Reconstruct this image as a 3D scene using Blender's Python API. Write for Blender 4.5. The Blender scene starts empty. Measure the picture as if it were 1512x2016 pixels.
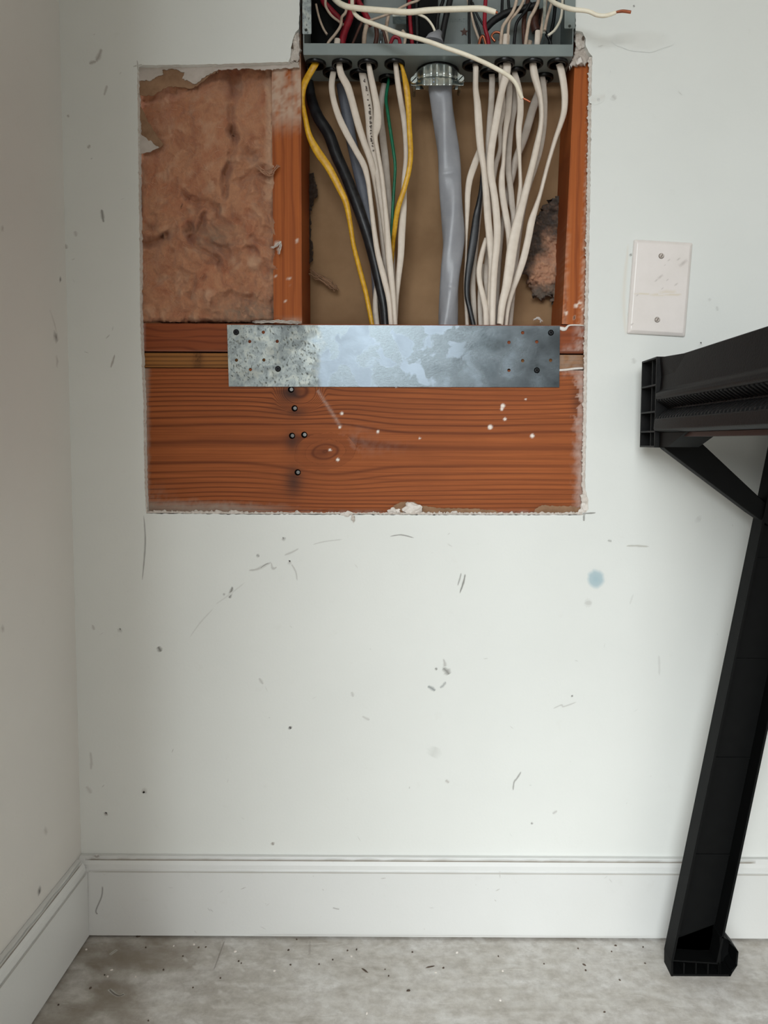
import bpy, math, random
from mathutils import Vector, Matrix, noise
from mathutils.geometry import tessellate_polygon
random.seed(7)
C = bpy.context.scene.collection
R = math.radians

# ------------------------------------------------------------------ camera
F, CX, CY = 1500.0, 812.0, 973.0          # focal length and principal point in pixels of the 1512x2016 frame
DIST, EYE, PITCH, ROLL = 1.10, 0.739, R(4.0), R(0.29)
_f = Vector((0, math.cos(PITCH), -math.sin(PITCH)))
_u0 = Vector((0, math.sin(PITCH), math.cos(PITCH)))
_r0 = Vector((1, 0, 0))
_r = _r0*math.cos(ROLL) + _u0*math.sin(ROLL)
_u = -_r0*math.sin(ROLL) + _u0*math.cos(ROLL)
CAM = Vector((0, -DIST, EYE))
cd = bpy.data.cameras.new('camera'); cam = bpy.data.objects.new('camera', cd); C.objects.link(cam)
cam.matrix_world = Matrix(((_r.x, _u.x, -_f.x, CAM.x), (_r.y, _u.y, -_f.y, CAM.y), (_r.z, _u.z, -_f.z, CAM.z), (0, 0, 0, 1)))
cd.sensor_fit = 'VERTICAL'; cd.sensor_height = 36.0; cd.lens = F/2016*36.0
cd.shift_x = -(CX-756)/2016; cd.shift_y = (CY-1008)/2016
cd.clip_start = 0.02
bpy.context.scene.camera = cam

# ------------------------------------------------------------------ world, light, exposure
vs = bpy.context.scene.view_settings
vs.view_transform = 'Standard'; vs.look = 'None'; vs.gamma = 1; vs.use_curve_mapping = False
vs.exposure = 0.0
w = bpy.data.worlds.new('sky'); bpy.context.scene.world = w; w.use_nodes = True
bg = w.node_tree.nodes['Background']; bg.inputs[0].default_value = (1.0, 0.97, 0.93, 1); bg.inputs[1].default_value = 1.0

_t = w.node_tree; _tc = _t.nodes.new('ShaderNodeTexCoord'); _sx = _t.nodes.new('ShaderNodeSeparateXYZ'); _mr = _t.nodes.new('ShaderNodeMapRange')
_t.links.new(_tc.outputs['Generated'], _sx.inputs[0]); _t.links.new(_sx.outputs['Z'], _mr.inputs['Value'])
# dim trees and houses at the horizon, bright overcast sky above
for _k, _v in (('From Min', 0.15), ('From Max', 0.42), ('To Min', 0.28), ('To Max', 2.85)): _mr.inputs[_k].default_value = _v
_t.links.new(_mr.outputs[0], bg.inputs[1])

def area(name, loc, target, sx, sy, power, col):
    l = bpy.data.lights.new(name, 'AREA'); l.shape = 'RECTANGLE'; l.size = sx; l.size_y = sy
    l.energy = power; l.color = col
    o = bpy.data.objects.new(name, l); C.objects.link(o); o.location = loc
    o.rotation_euler = (Vector(target)-Vector(loc)).to_track_quat('-Z', 'Y').to_euler()
    return o
area('daylight_garage_door', (-1.10, -5.0, 2.75), (-0.1, 0, 0.70), 2.9, 3.3, 280, (0.90, 0.97, 1.0))

# ------------------------------------------------------------------ pixel -> place helpers
def ray(px, py):
    a = (px-CX)/F; b = (CY-py)/F
    return _f + _r*a + _u*b
def P(px, py, Y=0.0):
    v = ray(px, py); return CAM + v*((Y+DIST)/v.y)
def PZ(px, py, Z):
    v = ray(px, py); return CAM + v*((Z-EYE)/v.z)
def PXp(px, py, X):
    v = ray(px, py); return CAM + v*(X/v.x)
def proj(p):
    v = Vector(p)-CAM; d = v.dot(_f)
    return CX+F*v.dot(_r)/d, CY-F*v.dot(_u)/d
def dpt(p): return (Vector(p)-CAM).dot(_f)

def S(r, g, b):
    def c(x):
        x /= 255.0
        return x/12.92 if x <= 0.04045 else ((x+0.055)/1.055)**2.4
    return (c(r), c(g), c(b), 1.0)

# ------------------------------------------------------------------ materials
class NT:
    def __init__(s, name):
        s.m = bpy.data.materials.new(name); s.m.use_nodes = True; s.t = s.m.node_tree
        s.b = s.t.nodes['Principled BSDF']
    def n(s, t, **k):
        o = s.t.nodes.new(t)
        for a, v in k.items(): setattr(o, a, v)
        return o
    def l(s, a, b): s.t.links.new(a, b)
    def coord(s, scale=(1, 1, 1)):
        tc = s.n('ShaderNodeNewGeometry'); mp = s.n('ShaderNodeMapping')
        mp.inputs['Scale'].default_value = scale
        s.l(tc.outputs['Position'], mp.inputs[0]); return mp.outputs[0]
    def noise(s, vec, scale, detail=4, rough=0.6, dist=0.0):
        o = s.n('ShaderNodeTexNoise'); s.l(vec, o.inputs['Vector'])
        o.inputs['Scale'].default_value = scale; o.inputs['Detail'].default_value = detail
        o.inputs['Roughness'].default_value = rough; o.inputs['Distortion'].default_value = dist
        return o.outputs['Fac']
    def ramp(s, fac, stops):
        o = s.n('ShaderNodeValToRGB'); s.l(fac, o.inputs[0])
        while len(o.color_ramp.elements) < len(stops): o.color_ramp.elements.new(0.5)
        for e, (p, c) in zip(o.color_ramp.elements, stops):
            e.position = p; e.color = c if len(c) == 4 else (*c, 1)
        return o.outputs[0]
    def mix(s, fac, a, b, mode='MIX'):
        o = s.n('ShaderNodeMix', data_type='RGBA', blend_type=mode)
        for i, v in ((0, fac), (6, a), (7, b)):
            if hasattr(v, 'is_linked') or isinstance(v, bpy.types.NodeSocket): s.l(v, o.inputs[i])
            else: o.inputs[i].default_value = v
        return o.outputs[2]
    def attr(s, name, out):
        o = s.n('ShaderNodeAttribute', attribute_name=name); return o.outputs[out]
    def math(s, op, a, b=None):
        o = s.n('ShaderNodeMath', operation=op)
        for i, v in ((0, a), (1, b)):
            if v is None: continue
            if isinstance(v, bpy.types.NodeSocket): s.l(v, o.inputs[i])
            else: o.inputs[i].default_value = v
        return o.outputs[0]
    def marks(s, col): return s.mix(s.attr('ma', 'Fac'), col, s.attr('mc', 'Color'))
    def bump(s, h, strength, dist):
        o = s.n('ShaderNodeBump'); s.l(h, o.inputs['Height'])
        o.inputs['Strength'].default_value = strength; o.inputs['Distance'].default_value = dist
        s.l(o.outputs[0], s.b.inputs['Normal'])
    def out(s, col, rough=0.6, metal=0.0, spec=0.5):
        if isinstance(col, bpy.types.NodeSocket): s.l(col, s.b.inputs['Base Color'])
        else: s.b.inputs['Base Color'].default_value = col
        if isinstance(rough, bpy.types.NodeSocket): s.l(rough, s.b.inputs['Roughness'])
        else: s.b.inputs['Roughness'].default_value = rough
        s.b.inputs['Metallic'].default_value = metal
        s.b.inputs['Specular IOR Level'].default_value = spec
        return s.m

def simple(name, c1, c2=None, rough=0.5, metal=0.0, scale=60, bump=0.0, bscale=300, spec=0.5, marks=True, stretch=(1, 1, 1), lo=0.35, hi=0.65, coat=0):
    t = NT(name); v = t.coord(stretch)
    col = t.ramp(t.noise(v, scale, 5), [(lo, c1), (hi, c2 or c1)])
    if marks: col = t.marks(col)
    if bump: t.bump(t.noise(v, bscale, 3), bump, 0.001)
    m = t.out(col, rough, metal, spec)
    if coat: t.b.inputs['Coat Weight'].default_value = coat
    return m

def paint_mat(name, c, c2, rough=0.42):
    t = NT(name); v = t.coord()
    n1 = t.noise(v, 3.0, 4, 0.55)
    n2 = t.noise(v, 38.0, 5, 0.7)
    col = t.ramp(n1, [(0.35, c), (0.68, c2)])
    col = t.mix(t.ramp(n2, [(0.62, (0, 0, 0, 1)), (0.78, (0.10, 0.10, 0.10, 1))]), col, S(176, 170, 158))
    fine = t.noise(v, 170.0, 2, 0.5)
    specks = t.ramp(fine, [(0.76, (0, 0, 0, 1)), (0.80, (0.22, 0.22, 0.22, 1))])
    col = t.mix(specks, col, S(160, 156, 148))
    col = t.marks(col)
    t.bump(t.noise(v, 260.0, 3, 0.5), 0.10, 0.0012)
    return t.out(col, rough, 0, 0.35)

M = {}
M['wall'] = paint_mat('white_wall_paint', S(226, 228, 224), S(221, 223, 219))
M['wall_left'] = paint_mat('white_side_wall_paint', S(222, 219, 213), S(216, 213, 208))
M['base'] = paint_mat('white_trim_paint', S(218, 219, 217), S(212, 213, 210), 0.4)
M['ceiling'] = simple('ceiling_paint', S(215, 212, 206), S(210, 206, 200), 0.7)

def floor_mat():
    t = NT('dusty_concrete'); v = t.coord()
    vs_ = t.coord((1.0, 2.6, 1.0))
    a = t.noise(vs_, 9.0, 8, 0.68, 0.6); b = t.noise(v, 60.0, 6, 0.7); c = t.noise(v, 420.0, 3, 0.6)
    col = t.ramp(a, [(0.30, S(172, 166, 157)), (0.48, S(194, 190, 183)), (0.60, S(204, 201, 196)), (0.74, S(226, 225, 221))])
    col = t.mix(t.ramp(b, [(0.35, (0.45, 0.45, 0.45, 1)), (0.60, (0, 0, 0, 1))]), col, S(140, 132, 123))
    col = t.mix(t.ramp(c, [(0.68, (0, 0, 0, 1)), (0.76, (0.5, 0.5, 0.5, 1))]), col, S(120, 112, 104))
    w1 = t.noise(t.coord((1.0, 3.5, 1.0)), 24.0, 5, 0.62, 1.0)
    col = t.mix(t.ramp(w1, [(0.60, (0, 0, 0, 1)), (0.72, (0.45, 0.45, 0.45, 1))]), col, S(218, 217, 213))
    col = t.marks(col)
    t.bump(b, 0.25, 0.002)
    return t.out(col, 0.62, 0, 0.35)
M['floor'] = floor_mat()

M['asphalt'] = simple('driveway_concrete', S(140, 138, 134), S(152, 150, 146), 0.9, scale=30, spec=0.2)
def wood_mat(name, light, dark, fine_stretch, rough=0.42, ringamp=1.0):
    t = NT(name)
    g = t.attr('grain', 'Fac')
    wob = t.noise(t.coord(fine_stretch), 40.0, 4, 0.6)
    ph = t.math('ADD', g, t.math('MULTIPLY', wob, 0.8))
    s = t.math('SINE', ph)
    s = t.math('ADD', t.math('MULTIPLY', s, 0.5), 0.5)
    s = t.math('POWER', s, 4.5)
    s = t.math('MULTIPLY', s, t.math('ADD', t.math('MULTIPLY', t.noise(t.coord(fine_stretch), 9.0, 3, 0.5), 1.6), -0.15))
    col = t.mix(s, light, dark)
    fib = t.noise(t.coord(tuple(q*(0.5 if q < 0.5 else 6) for q in fine_stretch)), 60.0, 5, 0.7)
    col = t.mix(t.ramp(fib, [(0.40, (0.38, 0.38, 0.38, 1)), (0.60, (0, 0, 0, 1))]), col, dark)
    blot = t.noise(t.coord(), 14.0, 4, 0.6)
    col = t.mix(t.ramp(blot, [(0.45, (0, 0, 0, 1)), (0.75, (0.35, 0.35, 0.35, 1))]), col, tuple(0.5*(a+b) for a, b in zip(light, dark)))
    col = t.marks(col)
    t.bump(fib, 0.18, 0.0008)
    return t.out(col, 0.62, 0, 0.22)
M['rim'] = wood_mat('fir_rim_board', S(160, 88, 44), S(84, 36, 15), (0.12, 1, 1))
M['plate_wood'] = wood_mat('fir_bottom_plate', S(146, 76, 40), S(100, 44, 22), (0.12, 1, 1))
M['ply'] = wood_mat('plywood_edge', S(160, 106, 54), S(60, 32, 14), (0.10, 1, 1))
M['stud'] = wood_mat('fir_stud', S(174, 94, 42), S(126, 60, 26), (1, 1, 0.12))
M['gypsum'] = simple('broken_gypsum', S(216, 208, 200), S(190, 180, 170), 0.9, bump=0.8, bscale=500, scale=200)
M['paper_white'] = simple('drywall_paper', S(196, 186, 178), S(180, 170, 160), 0.85, bump=0.2)
M['paper_brown'] = simple('brown_paper_layer', S(156, 122, 94), S(134, 102, 76), 0.9, bump=0.3)
M['kraft'] = simple('kraft_backing', S(160, 128, 95), S(138, 108, 78), 0.8, scale=9, bump=0.1, spec=0.25)

def insul_mat(name, stops, scale=22):
    t = NT(name); v = t.coord((1, 1, 0.8))
    a = t.noise(v, scale, 7, 0.65, 0.8)
    col = t.ramp(a, stops)
    f = t.noise(t.coord((1, 1, 0.5)), 260.0, 4, 0.7, 1.5)
    col = t.mix(t.ramp(f, [(0.4, (0.25, 0.25, 0.25, 1)), (0.6, (0, 0, 0, 1))]), col, S(150, 104, 84))
    col = t.marks(col)
    t.bump(t.noise(v, 180.0, 6, 0.75, 2.0), 0.7, 0.003)
    m = t.out(col, 1.0, 0, 0.05)
    t.b.inputs['Sheen Weight'].default_value = 0.15
    return m
M['insul'] = insul_mat('pink_fiberglass', [(0.28, S(168, 104, 78)), (0.42, S(190, 130, 98)), (0.56, S(200, 146, 112)), (0.72, S(182, 122, 92))])
M['fiber'] = simple('glass_fibers', S(214, 176, 150), S(190, 140, 112), 0.8, marks=False)
M['tuft'] = insul_mat('dirty_fiberglass', [(0.3, S(190, 140, 112)), (0.7, S(214, 168, 136))], 60)

def galv():
    t = NT('galvanised_steel'); v = t.coord()
    a = t.noise(v, 26.0, 4, 0.5, 0.4); b = t.noise(t.coord((1, 1, 2.2)), 240.0, 4, 0.7)
    col = t.ramp(a, [(0.35, S(84, 90, 93)), (0.60, S(97, 104, 108)), (0.66, S(106, 114, 120))])
    col = t.mix(t.ramp(b, [(0.35, (0.30, 0.30, 0.30, 1)), (0.6, (0, 0, 0, 1))]), col, S(80, 86, 88))
    # white bloom in the middle, flecked oxide on the left end, its paleness painted for a blocked reflection
    geo = t.n('ShaderNodeNewGeometry'); sx = t.n('ShaderNodeSeparateXYZ'); t.l(geo.outputs['Position'], sx.inputs[0]); X = sx.outputs[0]
    def band(x, lo, hi):
        o = t.n('ShaderNodeMapRange'); o.interpolation_type = 'SMOOTHSTEP'; t.l(x, o.inputs['Value']); o.inputs['From Min'].default_value = lo; o.inputs['From Max'].default_value = hi; return o.outputs[0]
    blm = t.ramp(t.noise(v, 30.0, 3, 0.45, 0.3), [(0.53, (0, 0, 0, 1)), (0.57, (0.55, 0.55, 0.55, 1))])
    blm = t.math('MULTIPLY', blm, t.math('SUBTRACT', 1.0, band(X, 0.03, 0.10)))
    col = t.mix(blm, col, S(150, 162, 174))
    wx = t.math('ADD', X, t.math('MULTIPLY', t.math('SUBTRACT', t.noise(v, 40.0, 4, 0.6), 0.5), 0.06))
    ox = t.math('SUBTRACT', 1.0, band(wx, -0.150, -0.128))
    n1 = t.noise(v, 70.0, 5, 0.65, 0.5)
    ox_refl = t.ramp(n1, [(0.38, S(138, 146, 146)), (0.5, S(166, 174, 172)), (0.62, S(190, 194, 186))])
    sp = t.n('ShaderNodeMapping'); t.l(geo.outputs['Position'], sp.inputs[0]); sp.inputs['Rotation'].default_value = (0, 0.7, 0); sp.inputs['Scale'].default_value = (2.6, 1, 1)
    fl_n = t.ramp(t.noise(sp.outputs[0], 170.0, 4, 0.6), [(0.58, (0, 0, 0, 1)), (0.64, (0.75, 0.75, 0.75, 1))])
    ox_refl = t.mix(fl_n, ox_refl, S(70, 72, 68))
    col = t.mix(t.math('MULTIPLY', ox, 0.8), col, ox_refl)
    col = t.marks(col)
    ro = t.math('ADD', t.math('MULTIPLY', a, 0.25), 0.13)
    ro = t.math('ADD', ro, t.math('MULTIPLY', t.attr('ma', 'Fac'), 0.3)); ro = t.math('ADD', ro, t.math('MULTIPLY', ox, 0.2)); ro = t.math('ADD', ro, t.math('MULTIPLY', blm, 0.3))
    t.bump(b, 0.12, 0.0006)
    m = t.out(col, ro, 1.0, 0.5)
    t.l(t.math('SUBTRACT', 1.0, t.math('MULTIPLY', ox, 0.5)), t.b.inputs['Metallic'])
    return m
M['galv'] = galv()
M['zinc'] = simple('zinc_plated', S(214, 220, 214), S(170, 182, 184), 0.22, 0.95, scale=120)
M['panelgrey'] = simple('grey_enamel', S(128, 138, 136), S(118, 127, 126), 0.4, 0.1, scale=12)
M['panelback'] = simple('grey_enamel_interior', S(134, 142, 140), S(120, 128, 127), 0.5, 0.0, scale=12)
M['dark'] = simple('black_plastic_bushing', S(9, 9, 9), S(13, 13, 13), 0.3, spec=0.3)
M['hole'] = simple('unlit_hole', S(10, 9, 9), S(12, 11, 11), 0.9, spec=0.0)
M['horse'] = simple('black_moulded_plastic', S(10, 10, 10), S(18, 17, 17), 0.55, scale=55, bump=0.3, bscale=420, spec=0.22)
M['horse_dark'] = simple('black_plastic_legs', S(9, 10, 10), S(12, 13, 13), 0.6, spec=0.12)
M['horse_red'] = simple('brown_tinted_plastic', S(64, 44, 40), S(52, 40, 38), 0.5, scale=8, spec=0.3)
M['screw'] = simple('black_phosphate', S(32, 33, 36), S(22, 22, 24), 0.35, 0.6)
M['nail'] = simple('grey_nail', S(120, 118, 114), S(90, 88, 86), 0.4, 0.8)
M['ivory'] = simple('ivory_plastic', S(232, 225, 221), S(226, 219, 214), 0.28, scale=20)
M['cover_screw'] = simple('painted_screw', S(214, 206, 200), S(150, 140, 130), 0.3, 0.5, scale=400)
def cable(name, a, b, rough=0.42, sc=160): return simple(name, a, b, rough, 0, scale=sc, bump=0.15, bscale=600, spec=0.4)
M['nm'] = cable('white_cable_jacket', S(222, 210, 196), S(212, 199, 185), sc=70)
M['nm_shaded'] = cable('shaded_white_cable_jacket', S(206, 195, 183), S(192, 180, 167), sc=70)  # white jacket with the shade on the rear cables put into its colour
M['yellow'] = cable('yellow_cable_jacket', S(222, 172, 40), S(196, 144, 26), 0.35)
M['black_cable'] = cable('black_cable_jacket', S(22, 22, 24), S(40, 41, 44), 0.36, 90)
M['grey_cable'] = cable('grey_service_jacket', S(150, 151, 156), S(138, 140, 146), 0.3, 30)
M['bluegrey'] = cable('blue_grey_jacket', S(108, 112, 122), S(92, 96, 106), 0.35, 40)
M['green'] = cable('green_insulation', S(30, 118, 84), S(24, 100, 70), 0.3)
M['white_wire'] = cable('white_wire_insulation', S(250, 243, 224), S(244, 234, 212), 0.35)
M['cream_wire'] = cable('cream_wire_insulation', S(206, 186, 166), S(184, 164, 146), 0.4)
M['red_wire'] = cable('red_wire_insulation', S(158, 30, 46), S(134, 24, 40), 0.3)
M['black_wire'] = cable('black_wire_insulation', S(18, 18, 20), S(26, 26, 28), 0.35)
M['brown_wire'] = cable('brown_wire_insulation', S(92, 58, 46), S(72, 44, 36), 0.4)
M['copper'] = simple('bare_copper', S(196, 120, 90), S(160, 92, 66), 0.32, 0.9)
M['ink'] = simple('printed_ink', S(130, 120, 112), S(104, 96, 88), 0.7, scale=700)
M['crumb'] = simple('plaster_crumb', S(232, 226, 220), S(214, 206, 198), 0.9, bump=0.5)
M['chipdark'] = simple('dark_debris', S(70, 58, 48), S(96, 82, 70), 0.9)

# ------------------------------------------------------------------ mesh builder
class MB:
    def __init__(s): s.v = []; s.f = []; s.mi = []; s.ma = []; s.mc = []; s.g = []; s.sm = []
    def vert(s, p, a=0.0, c=(0, 0, 0), g=0.0):
        s.v.append(tuple(p)); s.ma.append(a); s.mc.append((c[0], c[1], c[2], 1)); s.g.append(g); return len(s.v)-1
    def face(s, idx, mi=0, sm=False): s.f.append(tuple(idx)); s.mi.append(mi); s.sm.append(sm)
    def box(s, x0, x1, y0, y1, z0, z1, mi=0, c=None):
        a = 1.0 if c else 0.0; c = c or (0, 0, 0)
        i = [s.vert((x, y, z), a, c) for x in (x0, x1) for y in (y0, y1) for z in (z0, z1)]
        for q in ((0, 1, 3, 2), (4, 6, 7, 5), (0, 4, 5, 1), (2, 3, 7, 6), (0, 2, 6, 4), (1, 5, 7, 3)): s.face([i[k] for k in q], mi)
    def prism(s, outer, holes, y0, y1, mi=0, a=0.0, c=(0, 0, 0)):
        loops = [[Vector((p[0], p[1], 0)) for p in L] for L in [outer]+list(holes)]
        tris = tessellate_polygon(loops); flat = [p for L in loops for p in L]
        A = [s.vert((p.x, y0, p.y), a, c) for p in flat]; B = [s.vert((p.x, y1, p.y), a, c) for p in flat]
        for t in tris:
            n = (flat[t[1]]-flat[t[0]]).cross(flat[t[2]]-flat[t[0]]).z
            t = t if n > 0 else (t[0], t[2], t[1])
            s.face([A[k] for k in t], mi); s.face([B[k] for k in reversed(t)], mi)
        o = 0
        for li, L in enumerate(loops):
            n = len(L); area_ = sum(L[i].x*L[(i+1) % n].y-L[(i+1) % n].x*L[i].y for i in range(n))
            ccw = area_ > 0
            if li: ccw = not ccw
            for i in range(n):
                j = (i+1) % n; q = [A[o+i], B[o+i], B[o+j], A[o+j]]
                s.face(q if ccw else q[::-1], mi)
            o += n
    def xprism(s, prof, x0, x1, mi=0):          # profile in (y,z), extruded along x
        n = len(prof); A = [s.vert((x0, y, z)) for y, z in prof]; B = [s.vert((x1, y, z)) for y, z in prof]
        s.face(A[::-1], mi); s.face(B, mi)
        for i in range(n):
            j = (i+1) % n; s.face([A[i], A[j], B[j], B[i]], mi)
    def yprism(s, prof, y0, y1, mi=0):          # profile in (x,z)
        s.prism(prof, [], y0, y1, mi)
    def hull8(s, bot, top, mi=0):               # two quads -> solid
        A = [s.vert(p) for p in bot]; B = [s.vert(p) for p in top]
        s.face(A[::-1], mi); s.face(B, mi)
        for i in range(4):
            j = (i+1) % 4; s.face([A[i], A[j], B[j], B[i]], mi)
    def sweep(s, pts, ws, ts, seg=14, mi=0, power=2.4, cap=True):
        n = len(pts); rings = []
        for i, p in enumerate(pts):
            T = (pts[min(i+1, n-1)]-pts[max(i-1, 0)]).normalized()
            Sd = T.cross(Vector((0, 1, 0)))
            if Sd.length < 1e-4: Sd = Vector((1, 0, 0))
            Sd.normalize(); N = T.cross(Sd).normalized()
            ring = []
            for k in range(seg):
                a = 2*math.pi*k/seg; ca, sa = math.cos(a), math.sin(a)
                x = math.copysign(abs(ca)**(2/power), ca)*ws[i]/2; y = math.copysign(abs(sa)**(2/power), sa)*ts[i]/2
                ring.append(s.vert(p+Sd*x+N*y))
            rings.append(ring)
        for a, b in zip(rings, rings[1:]):
            for k in range(seg):
                j = (k+1) % seg; s.face([a[k], a[j], b[j], b[k]], mi, True)
        if cap:
            s.face(rings[0][::-1], mi); s.face(rings[-1], mi)
    def disc(s, c, r0, r1, y0, y1, seg=20, mi=0, ax='y', sm=True):    # cylinder/cone along y (or z)
        def pt(r, a, h):
            if ax == 'y': return (c[0]+r*math.cos(a), h, c[2]+r*math.sin(a))
            if ax == 'z': return (c[0]+r*math.cos(a), c[1]+r*math.sin(a), h)
            return (h, c[1]+r*math.cos(a), c[2]+r*math.sin(a))
        A = [s.vert(pt(r0, 2*math.pi*k/seg, y0)) for k in range(seg)]; B = [s.vert(pt(r1, 2*math.pi*k/seg, y1)) for k in range(seg)]
        s.face(A, mi); s.face(B[::-1], mi)
        for k in range(seg):
            j = (k+1) % seg; s.face([A[k], B[k], B[j], A[j]], mi, sm)
    def lump(s, c, rx, ry, rz, amp=0.35, sub=2, mi=0, seed=0):
        import bmesh
        bm = bmesh.new(); bmesh.ops.create_icosphere(bm, subdivisions=sub, radius=1)
        o = len(s.v)
        for v in bm.verts:
            d = 1+amp*noise.noise(v.co*1.7+Vector((seed*3.1, seed*1.7, seed)))*1.6
            s.vert((c[0]+v.co.x*rx*d, c[1]+v.co.y*ry*d, c[2]+v.co.z*rz*d))
        for f in bm.faces: s.face([o+v.index for v in f.verts], mi, False)
        bm.free()
    def ribbon(s, pts, ws, a, c, Y, mi=0, plane='y'):   # soft mark on a surface: alpha runs out at the edges
        s.k = getattr(s, 'k', 0)+1; sh = {'y': Vector((0, -1, 0)), 'z': Vector((0, 0, 1)), 'x': Vector((1, 0, 0))}[plane]*(s.k*2.5e-6)
        pts = [p+sh for p in pts]
        n = len(pts); L = []
        for i, p in enumerate(pts):
            T = pts[min(i+1, n-1)]-pts[max(i-1, 0)]
            nn = {'y': Vector((0, 1, 0)), 'z': Vector((0, 0, 1)), 'x': Vector((1, 0, 0))}[plane]
            d = T.cross(nn); d.normalize(); w_ = ws[i]/2
            al = a if 0 < i < n-1 else a*0.3
            L.append((s.vert(p-d*w_, 0, c), s.vert(p, al, c), s.vert(p+d*w_, 0, c)))
        for q, r in zip(L, L[1:]):
            s.face([q[0], q[1], r[1], r[0]], mi); s.face([q[1], q[2], r[2], r[1]], mi)
    def build(s, name, mats, parent=None, label=None, cat=None, group=None, kind=None, bevel=0, origin=None, solid=0, fix=False):
        me = bpy.data.meshes.new(name)
        if origin is None:
            if parent is not None: origin = Vector(parent.get('_o', (0, 0, 0)))
            elif kind == 'structure': origin = Vector((0, 0, 0))
            else:
                xs = [v[0] for v in s.v]; ys = [v[1] for v in s.v]; zs = [v[2] for v in s.v]
                origin = Vector(((min(xs)+max(xs))/2, (min(ys)+max(ys))/2, min(zs)))
        me.from_pydata([(v[0]-origin[0], v[1]-origin[1], v[2]-origin[2]) for v in s.v], [], s.f)
        if not isinstance(mats, (list, tuple)): mats = [mats]
        for m in mats: me.materials.append(M[m])
        me.polygons.foreach_set('material_index', s.mi); me.polygons.foreach_set('use_smooth', s.sm)
        if any(s.ma):
            me.attributes.new('ma', 'FLOAT', 'POINT').data.foreach_set('value', s.ma)
            me.attributes.new('mc', 'FLOAT_COLOR', 'POINT').data.foreach_set('color', [x for c in s.mc for x in c])
        if any(s.g): me.attributes.new('grain', 'FLOAT', 'POINT').data.foreach_set('value', s.g)
        if fix:
            import bmesh
            bm = bmesh.new(); bm.from_mesh(me); bmesh.ops.recalc_face_normals(bm, faces=bm.faces); bm.to_mesh(me); bm.free()
        me.update()
        o = bpy.data.objects.new(name, me); C.objects.link(o)
        if parent is not None: o.parent = parent
        else:
            o.location = origin; o['_o'] = tuple(origin)
        if parent is not None: o['_o'] = tuple(origin)
        if label: o['label'] = label
        if cat: o['category'] = cat
        if group: o['group'] = group
        if kind: o['kind'] = kind
        if bevel:
            b = o.modifiers.new('bevel', 'BEVEL'); b.width = bevel; b.segments = 2; b.limit_method = 'ANGLE'
        if solid:
            b = o.modifiers.new('solid', 'SOLIDIFY'); b.thickness = solid; b.offset = -1
        return o
def thing(name, loc, label, cat, group=None):
    o = bpy.data.objects.new(name, None); C.objects.link(o); o.location = loc; o['_o'] = tuple(loc)
    o.empty_display_size = 0.02
    o['label'] = label; o['category'] = cat
    if group: o['group'] = group
    return o

def catmull(P_, n=8):
    out = []
    N = len(P_)
    for i in range(N-1):
        p0, p1, p2, p3 = P_[max(i-1, 0)], P_[i], P_[i+1], P_[min(i+2, N-1)]
        for k in range(n):
            t = k/n
            out.append([0.5*(2*b+(c-a)*t+(2*a-5*b+4*c-d)*t*t+(3*b-a-3*c+d)*t**3) for a, b, c, d in zip(p0, p1, p2, p3)])
    out.append(list(P_[-1])); return out
def jag(pts, step, amp, seed=0):      # resample a px polyline, jitter each point sideways
    out = []
    for (x0, y0), (x1, y1) in zip(pts, pts[1:]):
        L = math.hypot(x1-x0, y1-y0); n = max(1, int(L/step)); nx, ny = -(y1-y0)/max(L, 1e-6), (x1-x0)/max(L, 1e-6)
        for k in range(n):
            t = k/n; x = x0+(x1-x0)*t; y = y0+(y1-y0)*t
            d = amp*(noise.noise(Vector((x*0.21+seed, y*0.21, seed)))+0.6*noise.noise(Vector((x*0.7, y*0.7+seed, 3.0))))
            out.append((x+nx*d, y+ny*d))
    out.append(pts[-1]); return out
def smooth(a, b, x):
    t = min(1, max(0, (x-a)/(b-a))); return t*t*(3-2*t)
def fbm(x, y, z=0.0, o=4):
    return noise.fractal(Vector((x, y, z)), 1.0, 2.0, o)

# ================================================================== THE SETTING
XL = P(160, 1680, 0).x                       # left wall plane
DW = 0.013                                   # drywall thickness
XR, ZT, YF = 3.2, 2.45, -2.6

# ---- back wall with the cut opening
hole_px = ([(270, 128), (400, 127), (568, 122)] + [(571, 112), (573, 100), (574, 88), (577, 75), (582, 63), (588.5, 57), (591, -40), (596, -330)])
hole_px_r = [(1130, -330), (1132.5, -40), (1133.5, 60), (1146, 63), (1153, 76), (1153, 92), (1159, 102), (1166, 111), (1163, 300), (1160, 500), (1157, 650), (1154, 850), (1152, 960),
             (1158, 985), (1159, 1002), (1152, 1014), (900, 1014), (700, 1013.5), (500, 1013), (288, 1011), (285, 960), (283, 860), (282, 790), (279, 720), (276, 640), (275, 500), (272, 300), (270, 128)]
hp = jag(hole_px, 6, 1.3, 1)[:-1] + [(596, -330)] + jag(hole_px_r, 5, 1.5, 2)[:-1]
hole = [(P(x, y, 0).x, P(x, y, 0).z) for x, y in hp]
WMARK = []      # (points px, widths px, alpha, colour)
grey, lgrey, brown, blue = S(96, 92, 86)[:3], S(150, 146, 140)[:3], S(104, 84, 68)[:3], S(140, 174, 186)[:3]
def wm(pts, w_, a, c): WMARK.append((pts, w_, a, c))
wm([(283, 1015), (286, 1060), (284, 1100), (280, 1142)], 3.5, 0.7, grey)
wm([(262, 131), (271, 129), (280, 127)], 3, 0.6, brown); wm([(270, 119), (271, 128), (271, 138)], 3, 0.6, brown)
wm([(1146, 1011), (1160, 1010.5), (1173, 1009.5)], 3.4, 0.95, grey); wm([(1149.5, 1014), (1149.5, 1020), (1149.5, 1026)], 4, 0.85, grey)
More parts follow.
